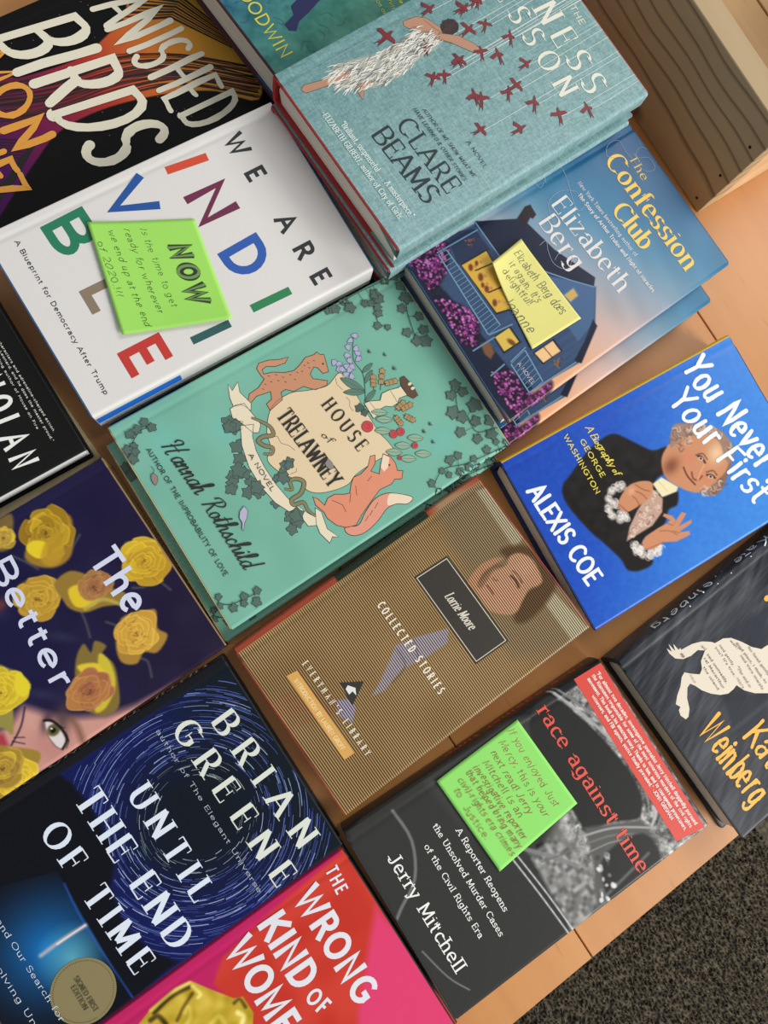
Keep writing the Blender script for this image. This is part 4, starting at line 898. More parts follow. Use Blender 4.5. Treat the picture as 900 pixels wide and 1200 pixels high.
ivy(L, P('15.47,17.66 14.9,18.94 15.49,20.65 15.85,22.79 16.13,24.35'), P('15.33,17.63 16.08,17.7 14.94,18.79 14.6,19.67 14.6,20.45 15.5,19.07 15.79,19.92 15.88,20.65 15.52,21.29 16.26,21.24 15.42,22.54 16.27,22.24 15.39,23.5 16.21,23.35 15.81,24.16 16.51,23.82'), .42, seed=9)
ivy(L, P('1.56,2.8 1.22,1.99 1.62,1.08 2.3,0.27 3.23,-0.1'), P('0.88,2.41 1.47,2.63 1.03,1.65 1.16,1.08 2.07,0.26 1.96,0.87 2.71,0.38 1.96,0.47 2.38,0.8'), .42, seed=10)
ivy(L, P('14.95,2.96 14.85,2.1 14.62,0.87 14.06,0.18'), P('14.82,2.93 15.47,2.52 14.66,1.98 15.07,1.73 14.89,0.93 13.79,0.46 14.3,0.2'), .4, seed=11)
L.obj('illustration', B.jacket, 'animals, shield and ivy drawing')
L = B.ink(.05); T_ = (40, 36, 30)
L.text('HOUSE', P('6.05,13.79 10.42,14.24 5.88,14.83'), T_, 'serif', w=.15, con=.3, serif=.06, xs=.8); L.text('TRELAWNEY', P('5.11,10.54 11.53,11.03 5.03,11.79'), T_, 'serif', w=.15, con=.3, serif=.06, xs=.72)
L.text('of', P('7.89,12.56 8.84,12.78 7.8,13.09'), T_, 'script', w=.13, slant=.2)
L.obj('title_lettering', B.jacket, 'dark title lettering')
L = B.ink(.05); L.text('Hannah', P('2.79,2.51 7.04,2.77 2.57,3.94'), T_, 'script'); L.text('Rothschild', P('7.58,2.79 13.19,2.9 7.49,4.15'), T_, 'script'); L.obj('author_lettering', B.jacket, 'dark script author lettering')
L = B.ink(.05); L.text('AUTHOR OF THE IMPROBABILITY OF LOVE', P('2.58,1.47 12.81,1.48 2.52,1.84'), (46, 60, 54), 'sans', w=.14); L.text('A NOVEL', P('6.47,7.35 9.55,7.37 6.48,7.7'), T_, 'sans', w=.13); L.obj('small_lettering', B.jacket)
q = BOOKS['trel2']; copy_book(B, 'sea green ivy hardcover, lower copy with its edge showing on the left', 0, (q[4][0][0]-.35, q[4][0][1]+.05), -.024, 'sea green ivy books')

# ================================================================== striped tan book
B = Book('coll', 'book', 'tan finely striped hardcover with a resting woman and a black name plate', board=(150, 40, 30), spine=(150, 66, 46), rough=.3, coat=.55)
A = B.art; A.fill((182, 148, 98)); A.noise(10, 3, 3, 4); A.C[A.X < .42] = (150, 66, 46)
A.poly([(-2.4, 8.8), (0.41, 8.8), (0.41, 17.2), (-2.4, 17.2)], (34, 44, 34), .03)
A.poly(P('-1.02,18.05 0.78,22.42 6.62,22.82 12.59,22.27 14.23,21.8 13.94,18.74 12.28,15.98 3.14,17.29'), (160, 138, 104), .5, .8)
A.poly(P('0.83,21.34 1.26,22.67 5.64,22.55 5.97,21.04'), (208, 196, 160), .1, .9); A.poly(P('10.23,20.39 10.21,21.44 13.9,21.9 13.87,20.35'), (214, 204, 168), .08, .9)
A.poly(P('5.58,19.98 6.22,21.8 7.99,22.4 9.95,22.02 10.75,20.07 10.82,18.22 10.06,17.83 9.09,19.72 8.98,21.12'), (112, 84, 54), .2, .95, True)
FS = (226, 172, 134)
A.poly(P('6.26,20.35 6.45,21.12 7.29,21.62 8.2,21.57 9.14,21.29 9.22,20.74 9.07,20.09 9.45,19.14 9.83,18.33 9.66,17.65 8.94,16.91 8.26,16.62 7.08,16.71 6.61,16.91 6.37,17.9 6.24,18.81 6.59,19.53 6.6,19.88'), FS, .08, 1, True)
A.poly(P('5.87,16.75 5.49,18.09 5.69,19.4 6.13,19.88 6.06,19.11 6.1,17.95 6.54,17.04 7.08,16.71 6.42,16.65'), (222, 164, 124), .07, 1, True)
A.poly(P('6.48,17.17 6.07,18.13 6.19,19.18 6.57,19.54 6.44,18.66 6.69,17.9 6.89,17.1'), (130, 92, 64), .1, .5, True)
for q, c, w_ in ((P('7.48,19.57 7.93,19.64 8.48,19.53'), (84, 56, 44), .18), (P('7.26,19.91 7.82,20.04 8.36,19.92'), (120, 80, 54), .12), (P('6.99,17.67 7.39,17.69 7.76,17.65'), (150, 70, 58), .12), (P('6.8,18.38 7.02,18.37 7.14,18.53'), (160, 100, 74), .1)): A.line(q, c, w_, .06, .9)
A.blob(*P('7.59,20.72')[0], 1.0, 1.1, (238, 190, 152), 0, .6)
A.poly(P('8.45,6.11 7.71,7.61 6.53,9.59 6.99,11.26 7.82,13.46 8.64,12.69 8.54,10.9 8.18,8.87 8.67,7'), (188, 176, 184), .08); A.poly(P('7.18,3.89 7.66,4.74 8.44,4.71 9.17,3.91 8.01,3.39'), (184, 174, 196), .08)
for q in (P('6.77,9.5 8.12,9.29 8.55,7.84'), P('7,10.86 8.18,10.4')): A.line(q, (120, 106, 110), .08, .06, .8)
for k in range(5): A.blob(*P('4.87,0.62 5.07,1.39 5.85,1.22 5.65,0.46 6.21,1.7')[k], .5, .35, (196, 132, 92), .5, .7)
A.poly(P('4.35,1.15 6.32,3.82 8.07,3.71 6.88,0.17'), (170, 120, 82), .3, .4)
# fine printed stripes
M = B.M; bs = M.node_tree.nodes['Principled BSDF']; vc = [n for n in M.node_tree.nodes if n.bl_idname == 'ShaderNodeVertexColor'][0]
tc = node(M, 'ShaderNodeTexCoord'); sp = node(M, 'ShaderNodeSeparateXYZ'); link(M, tc.outputs['Object'], sp.inputs[0])
m1 = node(M, 'ShaderNodeMath', operation='MULTIPLY'); m1.inputs[1].default_value = 2*PI/.00168; link(M, sp.outputs['Y'], m1.inputs[0])
m2 = node(M, 'ShaderNodeMath', operation='SINE'); link(M, m1.outputs[0], m2.inputs[0])
mr = node(M, 'ShaderNodeMapRange'); mr.inputs['From Min'].default_value = -.25; mr.inputs['From Max'].default_value = .4; mr.inputs['To Min'].default_value = .12; mr.inputs['To Max'].default_value = 1.0
link(M, m2.outputs[0], mr.inputs['Value'])
gt = node(M, 'ShaderNodeMath', operation='LESS_THAN'); gt.inputs[1].default_value = .0042; link(M, sp.outputs['X'], gt.inputs[0])
mx_ = node(M, 'ShaderNodeMath', operation='MAXIMUM'); link(M, mr.outputs[0], mx_.inputs[0]); link(M, gt.outputs[0], mx_.inputs[1])
mm = node(M, 'ShaderNodeVectorMath', operation='SCALE'); link(M, vc.outputs['Color'], mm.inputs[0]); link(M, mx_.outputs[0], mm.inputs['Scale']); link(M, mm.outputs[0], bs.inputs['Base Color'])
B.build(); L = B.ink()
L.poly(P('3.33,13.56 3.48,16.55 11.19,16.49 11.1,13.5'), (44, 38, 30)); p = P('3.51,13.7 3.64,16.39 11.03,16.33 10.95,13.65 3.51,13.7'); L.line(p, (214, 204, 180), .06)
L.text('Lorrie Moore', P('5.77,14.55 8.86,14.57 5.77,15.3'), (222, 214, 196), 'italic', w=.12); L.obj('name_plate', B.jacket, 'black plate with a cream border')
L = B.ink(); WW = (236, 230, 214)
L.text('COLLECTED STORIES', P('3.43,10.1 11.21,10.01 3.44,10.75'), WW, 'sans', xs=.55, w=.15); L.obj('title_lettering', B.jacket, 'small white title lettering')
L = B.ink(); L.text("EVERYMAN'S LIBRARY", P('3.67,3.36 11.55,3.38 3.7,3.85'), WW, 'sans', xs=.5, w=.13)
L.poly(P('3.69,2.03 3.82,2.82 10.91,2.87 10.87,2.06'), (216, 164, 84)); L.text('INTRODUCTION BY LAUREN GROFF', P('4.29,2.21 10.24,2.23 4.3,2.57'), (238, 214, 160), 'sans', w=.16)
L.poly(P('6.31,4.81 7.25,6.24 8.15,4.61'), (40, 38, 34)); L.poly(P('6.79,5.15 7.26,5.49 7.73,5.24 7.33,5.19 7.38,4.86 6.92,4.88'), (228, 228, 222))
L.obj('publisher_marks', B.jacket, 'orange band and triangle mark')

# ================================================================== black and white car book
B = Book('race', 'book', 'black and white photograph hardcover of an old car with a red quotation panel', board=(36, 40, 48), spine=(26, 27, 30), rough=.3, coat=.5)
A = B.art; A.grad((0, 0), (0, B.H), [(0, (50, 51, 52)), (.35, (62, 62, 61)), (.5, (70, 70, 68)), (.6, (150, 150, 148)), (1, (120, 120, 118))])
up = np.clip((A.Y-B.H*.55)/2, 0, 1); A.noise(70, .35, .35, 2, mask=up); A.noise(35, .12, .12, 3, mask=up); A.noise(7, .8, .8, 4)
A.C[A.X < .6] = (30, 31, 34)
def R_(pts, c, so=.08, al=1, sm=True): A.poly(pts, (c, c, c-2), so, al, sm)
R_(P('-0.03,0.16 -0.68,2.33 -0.33,7.19 -0.65,13.44 0.49,15.78 2.57,15.56 7.41,15.04 8.64,11.49 15.66,10.25 14.91,1.08 14.66,-0.18'), 54, .3, 1, False)
R_(P('0.17,6.87 0.37,11.61 -0.13,14.25 0.75,15.61 3.73,12.84 4.87,7.54'), 74, .5, .8, False)
R_(P('8.59,10.38 8.93,12.45 11.27,13.2 14.47,12.59 14.98,11.28 15.14,10.02'), 140, .15, .9, False); A.noise(46, .3, .3, 7, mask=A.mask(P('8.16,10.28 8.68,12.62 11.46,13.47 14.66,12.86 15.1,11.2 15.14,10.02'), .2))
R_(P('-0.2,17.75 2.63,19.09 6.23,19.84 9.41,19.9 11.27,18.77 10.39,16.96 9.9,14.92 9.03,14.72 4.03,14.97 1.01,15.44'), 44, .1, 1)
R_(P('9.47,14.82 11.4,18.68 13.51,19.03 15.9,17.65 16.08,13.06 14.96,12.26 11.83,14'), 92, .15, 1, False)
for q, g, w_ in ((P('-0.55,18.14 2.37,19.27 6.1,20.33 9.38,20.7 11.48,20.17 12.31,19.18'), 190, .22), (P('-0.53,18.53 2.29,19.73 6.06,20.85 9.37,21.24 11.75,20.55 12.66,19.42'), 130, .18), (P('0.19,18.36 3.57,19.66 7.08,20.38 9.71,20.34 11.56,19.46'), 150, .1), (P('9.83,14.18 10.77,16.7 12.57,19.29'), 170, .16), (P('10.43,14.09 11.33,16.71 13.31,19.17'), 120, .14), (P('11.06,13.94 11.71,16.46 13.62,18.75'), 160, .08), (P('8.16,10.28 9.92,11.79 11.43,12.9'), 130, .3), (P('9.19,14.42 10.47,14.14 11.52,13.04'), 150, .16), (P('9.19,14.42 10.16,13.18 9.62,10.83'), 110, .14)): A.line(q, (g, g, g), w_, .06, .9)
R_(P('12.2,14.53 12.09,17.8 13.45,18.67 15.64,17.55 15.9,13.58'), 46, .12, .95); A.line(P('14.36,13.45 13.79,17.83'), (120, 120, 120), .2, .1, .8)
dots(A, P('11.34,14.34 11.4,15.48 14.13,15.18 15.9,13.58 14.66,12.86'), 26, [(190, 190, 190), (70, 70, 70), (230, 230, 230), (120, 120, 120)], .12, .3, 3)
for q, w_, al in ((P('8.17,9.14 11.63,9.5 15.32,9.78'), .09, 1), (P('8.21,9.56 11.65,9.94 15.32,10.17'), .09, 1), (P('0.57,3.7 3.04,3.76 5.35,2.56 6.48,0.7 7.33,-0.53'), .22, .35), (P('9.71,0.45 12.16,1.04 13.75,1.83'), .08, .5)): A.line(q, (226, 228, 232), w_, .05, al)
B.build(); L = B.ink()
RD = (214, 62, 46)
L.poly(P('0.04,20.26 0.14,22.84 14.78,22.54 14.36,20.11'), RD); L.obj('red_panel', B.jacket, 'red quotation panel'); pan = B.jacket
L = B.ink(.02)
for s_, p in (('"For almost two decades, investigative journalist Jerry Mitchell doggedly pursued', P('0.6,21.99 14.21,21.95 0.61,22.31')), ('the Klansmen responsible for some of the most notorious murders of the civil rights', P('0.56,21.57 14.13,21.51 0.58,21.88')), ('movement. This book is his amazing story. Thanks to him, and to courageous prosecutors,', P('0.58,21.11 14.05,21.03 0.59,21.43')), ('witnesses, and FBI agents, justice finally prevailed." -JOHN GRISHAM', P('1.82,20.66 12.82,20.62 1.83,20.97'))): L.text(s_, p, (246, 232, 226), 'bold', w=.17)
L.obj('quotation_lettering', B.jacket)
L = B.ink(.02); L.text('race against time', P('0.42,16.5 14.54,16.38 0.46,17.66'), (222, 74, 58), 'slab', w=.17, con=.4, serif=.09); L.obj('title_lettering', B.jacket, 'red title lettering')
L = B.ink(.02); L.text('Jerry Mitchell', P('3.13,1.62 12.29,1.6 3.19,2.59'), WHITE, 'slab', w=.14); L.obj('author_lettering', B.jacket, 'white author lettering')
L = B.ink(.02)
for s_, p in (('A Reporter Reopens', P('4.24,6.76 10.87,6.62 4.27,7.23')), ('the Unsolved Murder Cases', P('3.03,5.52 12.08,5.46 3.05,5.98')), ('of the Civil Rights Era', P('3.86,4.26 11.32,4.19 3.89,4.71'))): L.text(s_, p, WHITE, 'slab', w=.15)
L.obj('subtitle_lettering', B.jacket)
L = B.ink(.02); hh = B.H-1; L.text('race against time', [(-1.5, hh), (-1.5, 9), (-.75, hh)], (190, 60, 34), 'slab', w=.16); L.obj('spine_lettering', B.jacket, 'red spine lettering')

# ================================================================== dark horse book
B = Book('wein', 'book', 'dark slate hardcover with a cream leaping horse cut from printed pages', board=(20, 20, 20), spine=(34, 34, 36), rough=.4, coat=.3)
A = B.art; A.fill((54, 57, 64)); A.noise(14, .3, 3, 2, rot=.5); A.noise(12, .1, 1.2, 3, rot=.2); A.noise(10, 2, 2, 4)
A.poly(P('7,5.29 9.08,8.43 10.93,6.92 9.73,4.2'), (36, 40, 52), .2, .8); A.poly(P('3.34,7.39 3.9,12.69 6.43,10.61 5.56,9.58 3.84,8.41'), (44, 48, 58), .3, .8)
A.line(P('1.82,5.8 2,9.32 1.95,11.37'), (92, 94, 96), .35, .25, .5); A.line(P('9.51,4.38 9.62,7.99'), (92, 96, 102), .2, .2, .5)
hs = P('3.54,7.23 3.65,7.99 4.01,8.56 4.76,9.09 5.6,9.55 6.18,10.09 6.24,10.65 6.63,11.91 7.14,12.96 9.04,12.12 10.27,10.37 9.87,9.24 9.1,8.42 8.44,7.53 7.74,6.95 7.06,6.68 7.15,6.29 7.14,5.73 6.83,5.14 6.3,4.59 5.65,4.14 5.06,3.91 4.7,3.68 4.8,3.32 5.4,2.81 6.13,2.48 6.54,2.04 6.55,1.76 6.08,1.59 5.69,1.73 5.58,1.98 5.2,1.8 4.77,2.29 4.39,2.93 3.91,3.44 3.77,3.83 4.17,4.21 4.63,4.75 4.43,5.14 3.91,5.45 3.48,6.22 3.11,5.75 3.12,5.04 2.93,4.36 2.51,3.87 1.97,3.72 1.51,3.77 1.96,3.96 1.33,4.11 2.08,4.21 1.56,4.42 2.16,4.49 2.14,4.71 2.29,4.66 2.48,5.69 2.79,6.42 3.27,7.03')
A.blob(*P('7.21,6.24')[0], .6, 1.4, (30, 30, 34), .2, .6)
B.build(); L = B.ink(); L.poly(hs, (226, 214, 194)); L.obj('horse_print', B.jacket, 'cream horse cutout print')
L = B.ink(.02); pk = (84, 76, 68)
for s_, p in (('said gently,', P('3.87,7.39 5.78,7.33 3.89,7.6')), ("you? It's true,", P('3.81,7.01 6.47,6.92 3.84,7.22')), ('said unsteadily,', P('3.82,6.13 6.47,6.07 3.84,6.34')), ('ral Macarthur', P('3.9,5.74 6.61,5.6 3.93,5.95')), ('the island', P('4.39,5.26 6.43,5.19 4.41,5.46')), ('wait?"', P('4.15,8.33 5.18,8.46 4.18,8.53')), ('good place, I think, to', P('4.57,8.64 8.41,8.7 4.59,8.85')), ('said Vera sharply.', P('5.52,8.33 8.71,8.19 5.55,8.53')), ('his head gently', P('5.43,9.23 8.08,9.26 5.46,9.44')), ('"The end is', P('6.06,7.53 7.85,7.43 6.09,7.74')), ('said', P('4.18,4.06 4.87,3.99 4.2,4.21')), ("isn't", P('6.67,7.01 7.56,6.88 6.69,7.22')), ('ed gr', P('2.53,4.4 2.87,4.44 2.55,4.61')), ('aid', P('3.06,6.14 3.48,6.22 3.05,6.33'))): L.text(s_, p, pk, 'serif', w=.16, con=.5)
L.obj('page_lettering', B.jacket)
L = B.ink(.02); YO = (240, 178, 56)
L.text('Weinberg', P('7.83,2 14.74,2.08 8.03,4.19'), YO, 'brush', w=.12, var=.5); L.text('Kate', P('10.3,4.72 14.64,4.84 10.48,6.8'), YO, 'brush', w=.12, var=.5)
L.ell(*P('3.42,12.95')[0], .22, .28, YO, n=12); L.line(P('3.45,13.07 5.39,14.12 7.23,13.8'), YO, .3, sm=True)
L.obj('author_lettering', B.jacket, 'orange brush author lettering')
L = B.ink(.02); L.text('Kate Weinberg', [(-.9, 16.5), (-.9, 4), (.1, 16.5)], (220, 236, 236), 'hand', w=.13); L.text('The', [(-.4, B.H-.2), (-.4, 19.6), (.35, B.H-.3)], (196, 200, 190), 'hand'); L.obj('spine_lettering', B.jacket, 'white handwritten spine lettering')

# ================================================================== navy rose book
B = Book('bett', 'book', 'navy hardcover with yellow roses and part of a woman face', board=(150, 122, 82), spine=(40, 34, 70), rough=.32, coat=.45)
A = B.art; A.grad((0, 0), (B.W, B.H), [(0, (16, 18, 66)), (.55, (26, 22, 62)), (1, (36, 27, 52))]); A.noise(4, 1.5, 1.5, 2)
for x, y, rx, ry in ((5, 12, 1.6, .7), (9, 15, 1.5, .5), (11.5, 12, 1.6, .5)): A.blob(x, y, rx, ry, (52, 56, 84), .8, .6)
fc = P('11.46,10.6 12.46,11.37 13.51,12.27 14.11,13.16 15,14.61 15.6,16.54 15.95,19.86 17.22,18.16 15.81,9.07 16.46,5.15 11.95,7.84 11.93,9.48')
A.poly(fc, (206, 150, 138), .35); A.blob(*P('14.7,10.42')[0], 1.8, 1.0, (188, 128, 120), .3, .6); A.blob(*P('12.52,10.51')[0], 1.2, .9, (214, 160, 150), .3, .6)
A.blob(*P('13.7,12.15')[0], 1.7, .8, (90, 70, 66), -.6, .85); A.blob(*P('13.21,11.26')[0], 1.0, .5, (44, 32, 50), -.8, .8)
A.line(P('13.99,12.67 14.67,12.68 15.72,12.46'), (122, 86, 70), .38, .2, .8)
A.poly(P('13.14,11.17 13.36,11.52 14.15,11.74 14.85,11.66 15.21,11.16 14.78,10.94 13.92,10.9'), (222, 214, 214), .08, 1, True)
A.blob(*P('13.88,11.37')[0], .46, .5, (96, 92, 52), 0, 1, 3); A.blob(*P('13.89,11.34')[0], .2, .22, (18, 16, 16), 0, 1, 3); A.blob(*P('13.73,11.32')[0], .07, .07, (240, 240, 240), 0, 1, 3)
A.line(P('13.01,11.2 13.33,11.61 14.13,11.82 14.9,11.73 15.26,11.2'), (26, 20, 22), .16, .05, 1); A.line(P('13.19,11.14 13.92,10.9 14.8,10.92 15.25,11.13'), (120, 70, 62), .07, .05, .8)
for q in (P('14.22,11.83 14.58,11.92 15.07,11.76'), P('14.59,11.82 15.03,11.81 15.35,11.42'), P('13.7,11.73 14.18,11.99')): A.line(q, (22, 16, 18), .05, .04, .8)
A.line(P('11.58,10.66 12.49,9.84 13.18,8.73'), (40, 30, 48), .12, .05, .9); A.line(P('12.87,9.13 13.23,9.66'), (40, 26, 40), .06, .05, .9); A.line(P('13.01,8.91 13.58,9.45'), (40, 26, 40), .06, .05, .9)
A.poly(P('11.88,8.16 12.29,8.73 13.08,8.59 12.91,7.54'), (170, 60, 70), .15)
for q in (P('8.31,16.88 9.13,16.73 10.03,16.46'), P('4.24,18.65 3.74,19.54'), P('13.08,18.41 13.58,18.69 14.58,18.35'), P('10.39,18.34 9.75,17.86'), P('2.52,15.15 3.32,15.65 4.23,16.09'), P('9.5,22.29 10.29,22.54'), P('8.77,20.52 9.14,21.18 9.14,21.77')): A.line(q, (86, 92, 92), .13, .08, .8)
OL = (132, 110, 52)
A.poly(P('1.38,16.68 0.97,18.06 1.54,19.01 2.28,19.71 3.39,19.25 4.65,18.33 4.79,17.17 4.09,16.17 3.1,15.78 2.24,16.58'), (158, 122, 46), .1, 1, True)
rose(A, *P('2.44,17.82')[0], 1.75, 1, sq=.85); A.poly(P('2.5,16.28 2.44,16.89 3.04,17.45 3.76,17.01 3.62,16.45 2.96,16.15'), (232, 206, 44), .06, 1, True)
A.poly(P('2.88,17.55 2.83,18.65 4.45,17.81 4.54,16.89 3.78,16.57'), (190, 150, 42), .1, .8, True)
A.poly(P('5.86,21.68 6.34,22.64 6.91,23.62 8.38,23.45 9.28,22.43 9.17,21.46 8.22,20.87 7.31,21.14'), OL, .08, 1, True); rose(A, *P('7.66,22.18')[0], 1.55, 3, base=(196, 156, 42))
A.poly(P('4.76,14.15 4.48,15.09 5.15,16.09 6.76,15.97 7.35,15.04 6.6,13.94 5.69,13.94'), OL, .1, 1, True); rose(A, *P('5.95,15.11')[0], 1.4, 5, base=(190, 150, 50), hi=(206, 168, 62))
A.poly(P('5.68,16.41 5.49,17.74 6.58,18.66 7.68,19.14 8.85,19.95 9.14,19.12 8.74,18.19 8.44,17.08 7.68,16.4 6.86,16.33'), (150, 120, 50), .08, 1, True); A.poly(P('6.52,16.97 6.74,17.98 7.84,18.46 8.36,17.85 7.77,16.77'), (226, 196, 44), .08, 1, True)
rose(A, *P('7.26,18.53')[0], 1.0, 7, base=(160, 112, 66), hi=(188, 138, 74), core=(124, 66, 64)); A.line(P('8.23,17.21 8.31,18.46 9.21,19.22'), (186, 170, 80), .25, .08, .9)
A.poly(P('10.1,18.81 10.47,20.04 10.88,20.98 11.99,20.43 12.81,20.72 13.39,19.54 12.89,18.82 13.26,18.01 12.58,17.26 11.29,17.63'), (170, 130, 54), .08, 1, True); rose(A, *P('11.47,19.05')[0], 1.45, 9, base=(206, 158, 62), hi=(222, 180, 70))
A.poly(P('10.79,14.92 10.16,15.88 10.92,15.98 10.41,16.58 11.1,17.02 11.45,16.52 12.41,16.79 13.76,16.31 15.03,15.52 14.91,14.38 13.73,13.68 12.39,13.94'), OL, .08, 1, True)
A.poly(P('11.31,16.32 12.16,16.66 13.65,16.16 14.57,14.87 14.36,14.15 13.02,15.26'), (206, 188, 56), .08, 1, True); A.poly(P('11.18,14.82 11.84,15.99 12.91,15.76 13.09,14.93 11.92,14.79'), (222, 198, 52), .08, 1, True)
rose(A, *P('13.02,14.62')[0], 1.25, 11, base=(166, 104, 70), hi=(196, 142, 72), core=(134, 66, 56), sq=1.2)
A.poly(P('8.21,10.35 8.99,11.26 9.42,11.55 10.52,11.72 11,11.01 10.39,10.69 11.17,10.08 12.63,9.2 11.97,8.91 11.25,8.53'), (150, 140, 70), .08, 1, True); rose(A, *P('9.88,9.96')[0], 1.5, 13, base=(214, 186, 46)); A.poly(P('9.35,11.45 10.52,11.72 11,11.01 10.29,10.75'), (232, 212, 48), .06, 1, True)
A.poly(P('12.71,7.66 13.29,8.67 14.46,9.88 15.12,9.55 15.05,8.84 15.67,8.88 16.04,7.56 15.58,5.94'), (158, 130, 52), .08, 1, True); rose(A, *P('15.25,7.9')[0], 1.2, 15, base=(214, 178, 50)); rose(A, *P('14.15,7.61')[0], 1.2, 17, base=(160, 128, 52))
A.poly(P('-0.06,15.44 0.09,16.61 1.26,16.04 2.08,15.41 1.59,14.45'), (120, 98, 54), .1, 1, True); rose(A, *P('1.24,15.42')[0], .7, 19, base=(170, 140, 60))
A.blob(*P('4.95,12.85')[0], .6, .8, (120, 60, 60), 0, .8)
B.build(); L = B.ink(); BW = (212, 218, 240)
L.text('The', P('5.52,19.06 10.19,19.12 5.1,21.18'), BW, 'bold', w=.16); L.text('Better', P('2.17,13.48 11.82,12.67 2.03,15.23'), BW, 'bold', w=.16); L.obj('title_lettering', B.jacket, 'large pale title lettering')

# ================================================================== star trail book
B = Book('green', 'book', 'dark night sky hardcover with circling star trails and a round gold seal', board=(24, 26, 30), spine=(20, 21, 26), rough=.3, coat=.5)
A = B.art; cx, cy = P('8.17,16.53')[0]
A.fill((16, 24, 84)); d = np.hypot(A.X-cx, A.Y-cy); gz = np.clip((A.Y-B.H*.72)/5, 0, 1)
A.C += (np.array((12, 20, 28))-A.C)*np.clip(1.35-d/5.0, 0, .92)[..., None]; A.C += (np.array((14, 24, 26))-A.C)*gz[..., None]*.85
hill = P('0.45,10.59 1.43,11 3.56,11.27 6.36,11.01 7.74,10.46 8.63,9.65 11.44,9.09 13.68,9.71 15.31,10.7 15.27,9.87 15.6,6.86 15.55,3.07 12.64,-5.64 -1.21,2.16')
A.poly(hill, (8, 10, 20), .15)
gl = P('3.53,3.13 4.56,4.13 5.82,7.44 15.38,7.14 18.22,5.02 12.64,-5.64')
mk = A.mask(gl, .04); gx, gy = P('9.58,4.56')[0]; dd = np.hypot((A.X-gx), (A.Y-gy)*1.0); g1 = np.clip(1-dd/5.5, 0, 1)**1.2*mk
A.C += (np.array((20, 120, 200))-A.C)*(g1*.95)[..., None]
g2 = np.clip(1-np.hypot(A.X-P('11,5.48')[0][0], A.Y-P('11,5.48')[0][1])/2.4, 0, 1)*mk; A.C += (np.array((120, 200, 210))-A.C)*(g2*.7)[..., None]
A.line(P('6.77,7.43 9.79,7.16 15.4,7.26'), (40, 90, 190), .1, .06, .8); A.line(P('9.73,4 9.69,5.58 9.79,7.16'), (226, 190, 190), .2, .12, .9); A.line(P('9.73,5.15 9.77,7.17'), (255, 240, 230), .08, .05, 1)
A.C[A.X < .6] = (20, 21, 27)
B.build(); L = B.ink(); rr = random.Random(21)
for k in range(2300):
    r_ = math.sqrt(rr.uniform(.04, 1))*13.5; a = rr.uniform(0, 6.28); da = rr.uniform(.1, .34); n = max(3, int(da*10)); pts = []
    for i in range(n+1):
        x, y = cx+r_*math.cos(a+da*i/n), cy+r_*math.sin(a+da*i/n)
        if .75 < x < B.W-.12 and .05 < y < B.H-.08 and not inside(x, y, hill): pts.append((x, y))
        elif pts: break
    L.layer = rr.uniform(0, 20)
    if len(pts) > 2:
        g = rr.choice([(50, 66, 140), (66, 88, 164), (96, 118, 184), (150, 168, 206), (40, 54, 124), (54, 74, 150)]) if r_ > 4 else rr.choice([(60, 80, 90), (100, 118, 124), (150, 160, 160)])
        L.line(pts, g, rr.uniform(.02, .05))
L.obj('star_trails', B.jacket, 'pale blue star trails')
L = B.ink(.02); SB = (222, 232, 246)
for s_, p in (('UNTIL', P('4.28,13.53 12.78,13.47 4.3,15.19')), ('THE END', P('2.62,10.57 14.48,10.7 2.51,12.4')), ('OF TIME', P('3.18,7.76 14.33,8.05 3.14,9.43'))): L.text(s_, p, SB, 'didone', w=.21, con=.2, xs=1.12)
L.obj('title_lettering', B.jacket, 'white title lettering')
L = B.ink(.02)
for s_, p in (('BRIAN', P('3.33,20.56 13.95,20.98 3.29,22.31')), ('GREENE', P('2.32,18.11 15.22,18.41 2.29,19.85'))): L.text(s_, p, (220, 226, 214), 'didone', w=.2, con=.2, xs=1.1)
L.obj('author_lettering', B.jacket, 'pale author lettering')
L = B.ink(.02); L.text('author of The Elegant Universe', P('1.72,17.25 14.76,17.25 1.73,17.56'), (196, 206, 216), 'serif', w=.13, con=.5)
L.text('Mind, Matter, and Our Search for Meaning', P('0.63,2.81 17.54,2.97 0.59,3.16'), SB, 'serif', w=.13, con=.5); L.text('in an Evolving Universe', P('4.92,1.41 15.95,1.49 4.89,1.76'), SB, 'serif', w=.13, con=.5); L.obj('subtitle_lettering', B.jacket)
L = B.ink(.02); x, y = P('13.34,5.01')[0]; gm = mat((146, 134, 92), .4, 'seal_gold', .2); x = min(x, B.W-.3-2.06); L.ell(x, y, 2.06, 2.06, gm, n=48)
for k in range(90): a = 2*PI*k/90; L.ell(x+1.88*math.cos(a), y+1.88*math.sin(a), .03, .03, (60, 54, 38), n=5)
L.text('SIGNED FIRST', P('12.15,4.94 14.7,4.93 12.17,5.27'), (52, 46, 30), 'serif', w=.14); L.text('EDITION', P('12.51,4.52 14.23,4.46 12.53,4.85'), (52, 46, 30), 'serif', w=.14); L.obj('seal', B.jacket, 'round gold seal')
L = B.ink(.03); L.text('UNTIL THE END OF TIME', [(-1.0, B.H-1.2), (-1.0, 3), (-.1, B.H-1.2)], (200, 200, 196), 'didone'); L.obj('spine_lettering', B.jacket, 'silver spine lettering')

